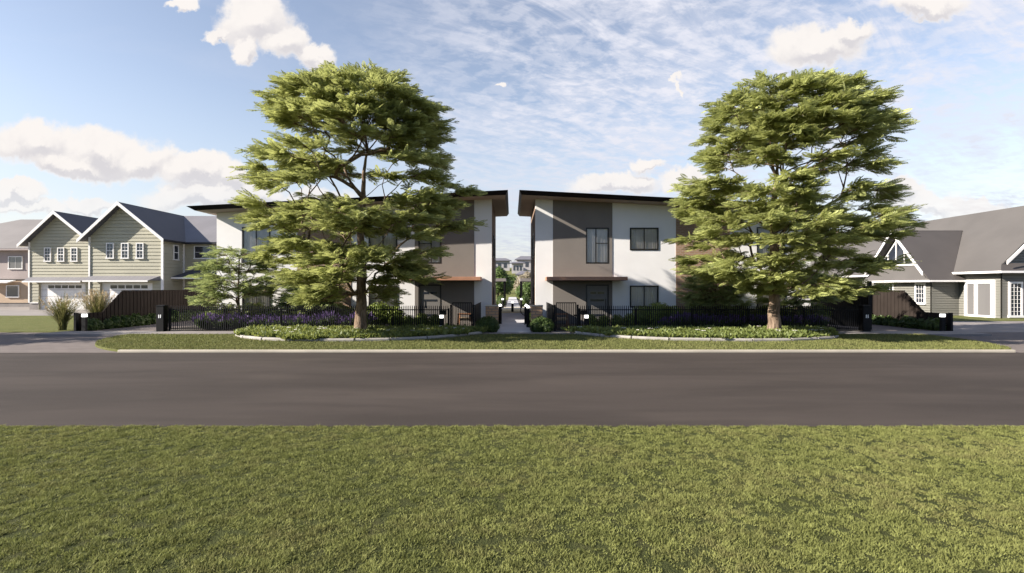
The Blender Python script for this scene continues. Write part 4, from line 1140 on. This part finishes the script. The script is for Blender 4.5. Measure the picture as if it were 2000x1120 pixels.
def gable_house(Yf, Xl, label, wing):
    W = 5.6; Xr = Xl+W; ze, za = 5.8, 8.25; xm = (Xl+Xr)/2-.2; Yr = Yf+7.2
    root = thing('weatherboard_house', (xm, Yf, 0), label, 'house')
    pf = lambda u, z, o: (u, Yf-o, z)
    def xr(z):
        if z <= ze: return (Xl, Xr)
        t = (z-ze)/(za-ze); return (Xl+(xm-Xl)*t, Xr+(xm-Xr)*t)
    b = MB(); gx0, gx1 = Xl+.8, Xl+4.85
    boards(b, 2.5, za, xr, pf)
    boards(b, .6, 2.5, lambda z: (Xl, gx0), pf); boards(b, .6, 2.5, lambda z: (gx1, Xr), pf)
    # right side wall
    ps = lambda u, z, o: (Xr+o, u, z)
    yend = Yf+2.5 if wing else Yf+7.0
    boards(b, .0, ze, lambda z: (Yf, yend), ps)
    b.poly([(Xl,Yf,0),(Xl,Yf+7,0),(Xl,Yf+7,ze),(Xl,Yf,ze)])
    if wing:
        pw = lambda u, z, o: (u, Yf+2.5-o, z); boards(b, 0, ze, lambda z: (Xr, Xr+12), pw)
        b.poly([(Xr+12,Yf+2.5,0),(Xr+12,Yf+12,0),(Xr+12,Yf+12,ze),(Xr+12,Yf+2.5,ze)])
    b.build('siding_wall', M['siding_green'], root)
    MB().box(Xl, gx0, Yf-.02, Yf+.1, 0, .598).box(gx1, Xr, Yf-.02, Yf+.1, 0, .598).build('plinth', M['concrete'], root)
    t = MB(); t.box(Xl-.04,Xl+.08,Yf-.10,Yf-.002,.6,ze); t.build('corner_trim', M['white_trim'], root)
    MB().box(Xr-.08,Xr+.09,Yf-.10,Yf-.002,0,ze).build('corner_trim', M['white_trim'], root)
    MB().box(Xl+.08,gx0,Yf-.09,Yf-.003,.56,.64).build('base_trim', M['white_trim'], root)
    if wing: MB().box(Xr+.003,Xr+.14,Yf+2.34,Yf+2.43,0,ze).build('corner_trim', M['white_trim'], root)
    # roof slopes, ridge running back
    yo = Yf-.62; ov = .45; sl = (za-ze)/(xm-Xl); sr = (za-ze)/(Xr-xm); th = .12
    zl, zr = ze-ov*sl, ze-ov*sr; up = .16
    rb = MB()
    rb.slab([(Xl-ov,yo,zl+up),(xm,yo,za+up),(xm,Yf+14,za+up),(Xl-ov,Yf+14,zl+up)], th)
    rf = rb.build('roof', M['roof_shade_y'], root)
    rb = MB()
    if wing:
        rb.slab([(Xr+ov,yo,zr+up),(Xr+ov,Yf+2.5-ov,zr+up),(xm,Yr,za+up),(xm,yo,za+up)], th)
        rb2 = MB().slab([(Xr+ov,Yf+2.5-ov,zr+up),(Xr+12.5,Yf+2.5-ov,zr+up),(Xr+12.5,Yr,za+up),(xm,Yr,za+up)], th)
        rb2.poly([(Xr+12.5,Yf+12,ze),(Xr+12.5,Yr,za+up),(xm,Yr,za+up),(xm,Yf+12,ze)])
        rb2.build('roof', M['roof_sun_x'], root)
        MB().bar((Xr+ov,Yf+2.05-.04,zr+.04),(Xr+12.5,Yf+2.05-.04,zr+.04),.1,.11).bar((Xr+ov+.04,yo,zr+.04),(Xr+ov+.04,Yf+2.0,zr+.04),.1,.11).build('gutter', M['frame'], root)
    else:
        rb.slab([(Xr+ov,yo,zr+up),(xm,yo,za+up),(xm,Yf+14,za+up),(Xr+ov,Yf+14,zr+up)], th)
    rb.build('roof', M['roof_shade_y'], root)
    # white barge boards and soffit under the verge
    for s0, s1, zz in ((Xl-ov-.03, xm, zl), (Xr+ov+.03, xm, zr)):
        MB().hexa([(s0,yo-.05,zz+up-.24),(s0,yo-.003,zz+up-.24),(s1,yo-.003,za+up-.26),(s1,yo-.05,za+up-.26),
                 (s0,yo-.05,zz+up+.02),(s0,yo-.003,zz+up+.02),(s1,yo-.003,za+up+.03),(s1,yo-.05,za+up+.03)]).build('barge_board', M['white_trim'], root)
    sb = MB()
    for s0, zz in ((Xl-ov, zl), (Xr+ov, zr)):
        sb.poly([(s0,yo,zz+up-th-.03),(xm,yo,za+up-th-.045),(xm,Yf,za+up-th-.045),(s0,Yf,zz+up-th-.03)])
    sb.build('verge_soffit', M['white_trim'], root)
    pfw = lambda u, z, o: (u, Yf-.05-o, z)
    for k in range(3): sash(root, Xl+1.33+k*1.14, Xl+1.91+k*1.14, 4.14, 5.34, pfw, 2, 4)
    # garage: recessed sectional door with a strip of panes
    g = MB().box(gx0+.02, gx1-.02, Yf+.14, Yf+.20, 0, 2.28); gd = g.build('garage_door', M['white_trim'], root)
    gp = MB()
    for k in range(5):
        u = gx0+.68+k*.59; gp.box(u, u+.5, Yf+.128, Yf+.139, 1.85, 2.10)
    gp.build('pane', M['dark_glass'], gd)
    gr = MB()
    for zz in (.57, 1.14, 1.71): gr.box(gx0+.02, gx1-.02, Yf+.132, Yf+.139, zz-.012, zz+.012)
    gr.build('door_joint', M['pink_wall'], gd)
    j = MB().box(gx0-.0,gx0+.02,Yf-.04,Yf+.34,0,2.28).box(gx1-.02,gx1,Yf-.04,Yf+.34,0,2.28).box(gx0,gx1,Yf-.04,Yf+.34,2.282,2.5); j.build('door_surround', M['siding_green'], root)
    pr = MB().slab([(Xl-.02,Yf-.62,2.46),(Xr-.72,Yf-.62,2.46),(Xr-.15,Yf-.03,2.82),(Xl-.02,Yf-.03,2.82)], .05)
    pr.slab([(Xr-.72,Yf-.62,2.46),(Xr-.12,Yf-.035,2.46),(Xr-.15,Yf-.03,2.82)], .03)
    pc = pr.build('pent_roof', M['roof_sun_x'], root)
    MB().box(Xl-.04, Xr-.70, Yf-.67, Yf-.625, 2.35, 2.47).build('gutter', M['white_trim'], pc)
    if wing:
        sash(root, Yf+1.1, Yf+1.72, 4.1, 5.3, lambda u, z, o: (Xr+.05+o, u, z), 1, 2, bars=False)
        pww = lambda u, z, o: (u, Yf+2.45-o, z)
        sash(root, Xr+.9, Xr+3.4, 4.25, 5.32, pww, 2, 2, mid=False)
        p2 = MB().slab([(Xr+.0,Yf+.9,2.72),(Xr+4.6,Yf+.9,2.72),(Xr+4.6,Yf+2.42,3.5),(Xr+1.2,Yf+2.42,3.5)], .06)
        p2.slab([(Xr+.0,Yf+.9,2.72),(Xr+1.2,Yf+2.42,3.5),(Xr+.04,Yf+2.42,2.74)], .03)
        pc = p2.build('porch_roof', M['roof_shade_y'], root)
        MB().box(Xr+.06, Xr+4.6, Yf+.82, Yf+.89, 2.60, 2.73).build('gutter', M['white_trim'], pc)
        MB().box(Xr+4.3, Xr+4.42, Yf+.95, Yf+1.07, 0, 2.66).build('porch_post', M['white_trim'], root)
        sash(root, Xr+1.6, Xr+3.0, .9, 2.1, pww, 2, 2)
gable_house(39.3, -32.4, 'sage green weatherboard house with larger front gable and a side wing, nearest the left driveway', True)
gable_house(44.0, -41.45, 'sage green weatherboard house with the smaller, farther gable beside the peach house', False)

root = thing('rendered_house', (-52, 50, 0), 'grey pink and peach rendered house with big grey hip roof at the far left', 'house')
b = MB().box(-61, -40, 50, 59.5, 2.72, 5.9); b.build('upper_wall', M['pink_wall'], root)
MB().box(-61, -40, 50.02, 59.4, .4, 2.66).build('lower_wall', M['peach_wall'], root)
MB().box(-61.1, -39.9, 49.97, 59.45, 0, .34).build('plinth', M['concrete'], root)
MB().box(-61.05, -39.95, 49.95, 59.5, .345, .398).box(-61.05,-39.95,49.94,59.5,2.665,2.715).build('string_course', M['frame'], root)
ev = 5.66
rb = MB()
rb.poly([(-62,49.3,ev),(-39,49.3,ev),(-43,55,9.2),(-52.8,55,9.2)]).poly([(-62,60.7,ev),(-62,49.3,ev),(-52.8,55,9.2)]).poly([(-39,60.7,ev),(-62,60.7,ev),(-52.8,55,9.2),(-43,55,9.2)]).poly([(-39,49.3,ev),(-39,60.7,ev),(-43,55,9.2)])
rb.build('roof', M['roof_pinkgrey'], root)
MB().box(-62,-39,49.3,60.7,ev-.16,ev-.02).build('soffit', M['pink_wall'], root)
pp_ = lambda u, z, o: (u, 50-o, z)
sash(root, -49.15, -47.75, 3.7, 4.95, pp_, 2, 1, glass='grey_glass', mid=False)
sash(root, -49.35, -48.1, .95, 2.12, pp_, 1, 1, glass='grey_glass', mid=False, bars=False)
aw = MB().slab([(-52,49.1,2.42),(-48.4,49.1,2.42),(-48.4,49.92,2.62),(-52,49.92,2.62)], .1); aw.build('awning', M['white_trim'], root)

# ------------------------------------------------------------------ grey cottage on the right
root = thing('grey_cottage', (33, 34, 0), 'grey weatherboard cottage with large taupe roof and triangular gable window at the right', 'house')
XM, YFm = 30.3, 31.7; XW, YW0, YW1 = 28.4, 34.7, 40.1
pm = lambda u, z, o: (XM-o, u, z); pfm = lambda u, z, o: (u, YFm-o, z); pw = lambda u, z, o: (XW-o, u, z); pwf = lambda u, z, o: (u, YW0-o, z)
b = MB()
boards(b, .04, 3.0, lambda z: (YFm, YW0), pm, .165, .06); boards(b, .04, 3.2, lambda z: (XM, XM+8.6), pfm, .165, .06)
boards(b, .04, 2.5, lambda z: (YW0, YW1), pw, .165, .06); boards(b, .04, 2.5, lambda z: (XW, XM), pwf, .165, .06)
boards(b, .04, 3.0, lambda z: (YW1, 58), pm, .165, .06)
boards(b, 3.25, 7.0, lambda z: (30.2+max(0, z-3.3), 38.4-max(0, z-3.3)), lambda u, z, o: (u, YFm+.25-o, z), .165, .06)
b.poly([(38.9,YFm,0),(38.9,58,0),(38.9,58,3),(38.9,YFm,3)]).poly([(XW,YW1,0),(XM,YW1,0),(XM,YW1,2.5),(XW,YW1,2.5)])
b.build('siding_wall', M['siding_grey'], root)
XR, ZR = 34.3, 7.42; XE, ZE = 29.75, 2.95
pmW = lambda u, z, o: (XM-.055-o, u, z); pfW = lambda u, z, o: (u, YFm-.055-o, z); pwW = lambda u, z, o: (XW-.055-o, u, z)
rb = MB().slab([(XE,YFm-.15,ZE),(XE,58,ZE),(XR,58,ZR),(XR,YFm-.15,ZR)], .1); rb.build('roof', M['roof_taupe'], root)
rb = MB().slab([(38.85,YFm-.15,ZE),(38.85,58,ZE),(XR,58,ZR),(XR,YFm-.15,ZR)], .1); rb.build('roof', M['roof_taupe'], root)
# skirt roof along the gable front
rb = MB().slab([(XE,YFm-.55,ZE),(38.85,YFm-.55,ZE),(38.3,YFm-.05,ZE+.5),(XE+.5,YFm-.05,ZE+.5)], .05)
MB().slab([(XE,YFm-.55,ZE+.002),(XE,YFm-.15,ZE+.002),(XE+.4,YFm-.15,ZE+.402)], .03).build('roof_hip', M['roof_taupe'], root); rb.build('skirt_roof', M['roof_taupe_tile'], root)
MB().bar((XE-.06,YFm-.6,ZE-.06),(XE-.06,58,ZE-.06),.12,.13).bar((XE-.1,YFm-.62,ZE-.06),(38.9,YFm-.62,ZE-.06),.12,.13).build('gutter', M['white_trim'], root)
bb = None
def barge(b_, p, q, w=.22, t=.07):
    b_ = MB()
    p = Vector(p); q = Vector(q); dn = Vector((0,0,-w)); n_ = (q-p).cross(dn).normalized()*t
    b_.hexa([p+dn, q+dn, q+dn+n_, p+dn+n_, p, q, q+n_, p+n_]).build('barge_board', M['white_trim'], root)
barge(bb, (XE+.35,YFm-.62,ZE+.62), (XR,YFm-.62,ZR+.17)); barge(bb, (38.3,YFm-.62,ZE+.62), (XR,YFm-.62,ZR+.17))
# wing: steep gable facing the driveway with a triangular window
ZA, YA, ez = 6.1, 37.4, 2.42
rb = MB()
def zmain(x): return ZE+(x-XE)
xr_ = XE+(ZA-ZE)
kz = (ZA-3.0)/(YA-34.55); zb_ = 3.0-kz*.5
rb.slab([(27.75,34.05,zb_),(27.75,YA,ZA),(xr_,YA,ZA),(XE+.05,34.55,3.0),(XE+.45,34.05,zb_)], .09)
rb.slab([(27.75,40.25,3.0),(27.75,YA,ZA),(xr_,YA,ZA),(XE+.05,40.25,3.0)], .09)
rb.build('roof', M['roof_taupe_tile'], root)
rb = MB().slab([(27.85,34.1,ez),(28.42,35.03,3.52),(28.42,39.77,3.52),(27.85,40.7,ez)], .06); rb.build('skirt_roof', M['roof_taupe'], root)
MB().bar((27.79,34.05,ez-.05),(27.79,40.75,ez-.05),.12,.12).bar((27.72,34.04,ez-.05),(30.25,34.04,ez-.05),.12,.12).build('gutter', M['white_trim'], root)
barge(bb, (27.70,34.50,2.98), (27.70,YA,ZA+.05), .24); barge(bb, (27.70,40.3,2.98), (27.70,YA,ZA+.05), .24)
MB().poly([(28.40,34.75,3.05),(28.40,40.05,3.05),(28.40,YA,ZA-.1)]).build('gable_wall', M['siding_grey'], root)
tw_ = MB()
def tri_z(y): return ZA-.42-abs(y-YA)*1.10
tw_.bar((28.36,35.35,3.55),(28.36,39.45,3.55),.08,.1).bar((28.36,35.35,3.6),(28.36,YA,ZA-.42),.08,.09).bar((28.36,39.45,3.6),(28.36,YA,ZA-.42),.08,.09)
for yy in (36.2, 37.0, 37.8, 38.6): tw_.bar((28.36,yy,3.6),(28.36,yy,tri_z(yy)),.06,.06)
tw = tw_.build('gable_window', M['white_trim'], root)
MB().poly([(28.385,35.3,3.55),(28.385,39.5,3.55),(28.385,YA,ZA-.42)]).build('pane', M['dark_glass'], tw)
sash(root, 35.05, 35.95, .78, 2.25, pwW, 3, 4, mid=False, frame=.11)
sash(root, 37.95, 39.9, 1.4, 2.3, pwW, 6, 2, mid=False, frame=.11)
# glazed door unit on the lit wall and tall window on the front
f = MB()
def bxm(a, c, d, e, o0=0, o1=.09): f.hexa([pmW(a,d,o0),pmW(c,d,o0),pmW(c,d,o1),pmW(a,d,o1),pmW(a,e,o0),pmW(c,e,o0),pmW(c,e,o1),pmW(a,e,o1)])
bxm(32.0,34.15,2.2,2.42); bxm(32.0,34.15,.04,.16); bxm(32.0,32.28,.16,2.2); bxm(33.95,34.15,.16,2.2); bxm(33.2,33.42,.16,2.2)
w = f.build('glazed_door', M['white_trim'], root)
MB().poly([pmW(32.28,.16,.04),pmW(33.95,.16,.04),pmW(33.95,2.2,.04),pmW(32.28,2.2,.04)]).build('pane', M['grey_glass'], w)
sash(root, 30.66, 31.52, .1, 2.3, pfW, 3, 8, mid=False, frame=.12)
sash(root, 33.2, 35.4, .9, 2.3, pfW, 3, 4, mid=False, frame=.12)

# ------------------------------------------------------------------ courtyard and far background in the gap
for sgn, side in ((-1,'left'),(1,'right')):
    x0_, x1_ = sorted((X0+sgn*.58, X0+sgn*6.2))
    root = thing('carport', ((x0_+x1_)/2, 43.5, .44), 'flat roofed grey carport on dark posts, %s of the rear path' % side, 'carport')
    MB().box(x0_, x1_, 41.5, 46, 2.42, 2.66).build('roof', M['concrete'], root)
    for x in (x0_+.12, x1_-.12):
        for y in (41.65, 45.8): MB().box(x-.07, x+.07, y-.07, y+.07, .44, 2.418).build('post', M['black_metal'], root)
def bushy_tree(loc, blobs, n, size, leaf, label, cat='tree', th=1.2):
    root = thing('bushy_tree', loc, label, cat)
    MB().tube([loc, (loc[0]+.05,loc[1],loc[2]+th*.6), (loc[0],loc[1],loc[2]+th)], [.14,.11,.07], 8).build('trunk', M['bark'], root)
    leafy('crown', [(loc[0]+b_[0],loc[1]+b_[1],loc[2]+b_[2],b_[3],b_[4],b_[5]) for b_ in blobs], n, size, M[leaf], root, None, .5)
bushy_tree((-1.6,58,.44), [(0,0,2.2,1.3,1.3,1.5),(-.9,.3,2.6,1.1,1.1,1.2),(.8,.2,1.7,.9,1,1.2),(.2,-.2,3.0,.8,.9,.8),(-2,0,2,1.2,1,1.6)], 3200, .13, 'leaf_far', 'bushy bright green tree beyond the left carport, seen through the gap')
bushy_tree((2.0,62,.44), [(0,0,1.1,1.2,1,1.1),(-.8,.2,.9,.8,.8,.8),(.9,0,1.3,1.1,1,1.1)], 2200, .12, 'leaf_far', 'dense green shrub framed by the right carport', 'shrub', .8)
bushy_tree((1.6,80,.8), [(0,0,2.0,1.1,1,1.0),(.9,.2,2.7,1.0,1,.9),(-.6,0,1.2,.8,.8,.8),(1.8,0,2.0,1.2,1,1.2)], 1800, .13, 'leaf_pale', 'pale blossom tree rising behind the right carport')
for sgn, side in ((-1,'left'),(1,'right')):
    x = X0+sgn*.88
    shrub('path_shrub', [(x,39.0,.85,.32,.5,.42),(x+sgn*.1,40.0,.9,.36,.5,.46),(x,41.0,.85,.3,.5,.4)], 900, .06, 'leaf_hedge', (x,40,.45), 'dark low shrub on the %s edge of the rear path' % side, 'shrub')
    x = -.79 if sgn < 0 else .96
    shrub('path_shrub', [(x,24.9,.42,.16,.4,.24),(x,25.7,.42,.15,.4,.24)], 600, .045, 'leaf_hedge', (x,25,.15), 'dark low shrub behind the %s brick pillar' % side, 'shrub')
bushy_tree((-.9,84,.9), [(0,0,1.5,1.2,1,1.2),(.9,0,1.9,1,1,1.1)], 1300, .15, 'leaf_far', 'round green tree further up the slope, left of the rear path end')
bushy_tree((2.6,100,1.8), [(0,0,1.4,1.4,1,1.1),(-1.2,0,1.0,1,1,.9)], 1300, .16, 'leaf_far', 'low green tree below the nearer hillside house', 'tree', .9)
bushy_tree((-2.9,110,2.0), [(0,0,2.0,1.9,1.4,1.5),(1.8,0,1.4,1.4,1,1.2)], 1500, .18, 'leaf_far', 'green tree below the left hillside house')
def far_house(x, y, w, d, h, rz, label):
    z = hill_z(x, y)-.3
    root = thing('hillside_house', (x, y, z), label, 'house')
    MB().box(x-w/2, x+w/2, y, y+d, z-1, z+h).build('wall', M['far_wall'], root)
    MB().slab([(x-w/2-.6,y-.6,z+h),(x+w/2+.6,y-.6,z+h),(x+w/2-w*.2,y+d/2,z+h+rz),(x-w/2+w*.2,y+d/2,z+h+rz)], .25).poly(
        [(x-w/2-.6,y-.6,z+h),(x-w/2+w*.2,y+d/2,z+h+rz),(x-w/2-.6,y+d+.6,z+h)]).poly([(x+w/2+.6,y-.6,z+h),(x+w/2-w*.2,y+d/2,z+h+rz),(x+w/2+.6,y+d+.6,z+h)]).build('roof', M['far_roof'], root)
    for k in range(3):
        u = x-w/2+w*(.14+.28*k); MB().box(u, u+w*.15, y-.06, y-.005, z+h*.35, z+h*.75).build('window', M['far_glass'], root)
far_house(-4.0, 165, 6.5, 8, 3.6, 1.0, 'white hillside house with low grey roof, left in the gap')
far_house(1.6, 150, 3.4, 6, 3.4, .5, 'narrow white hillside house with flat dark roof, in the middle of the gap')
far_house(5.0, 170, 7, 9, 3.8, 1.4, 'white hillside house with higher grey roof, right in the gap')
far_house(3.4, 112, 4.2, 7, 2.4, .9, 'nearer pale hillside house with dark roof, low in the gap')
far_house(13, 160, 9, 9, 4.2, 1.6, 'white hillside house behind the right townhouse')
far_house(-14, 160, 9, 9, 4.2, 1.6, 'white hillside house behind the left townhouse')

# street trees of the same kind just outside the view, whose shade falls on the left apron
src = [o for o in bpy.data.objects if o.name.startswith('garden_tree') and o.parent is None][0]
for x, y, s, rz, lab in ((-29.5,16.2,1.75,1.0,'layered street tree on the verge beyond the left edge of the view'),):
    o = copy_tree(src); o.location = (x, y, .05); o.scale = (s, s, s*1.05); o.rotation_euler.z = rz
    tag(o, lab, 'tree'); 
    if 'group' in o: del o['group']
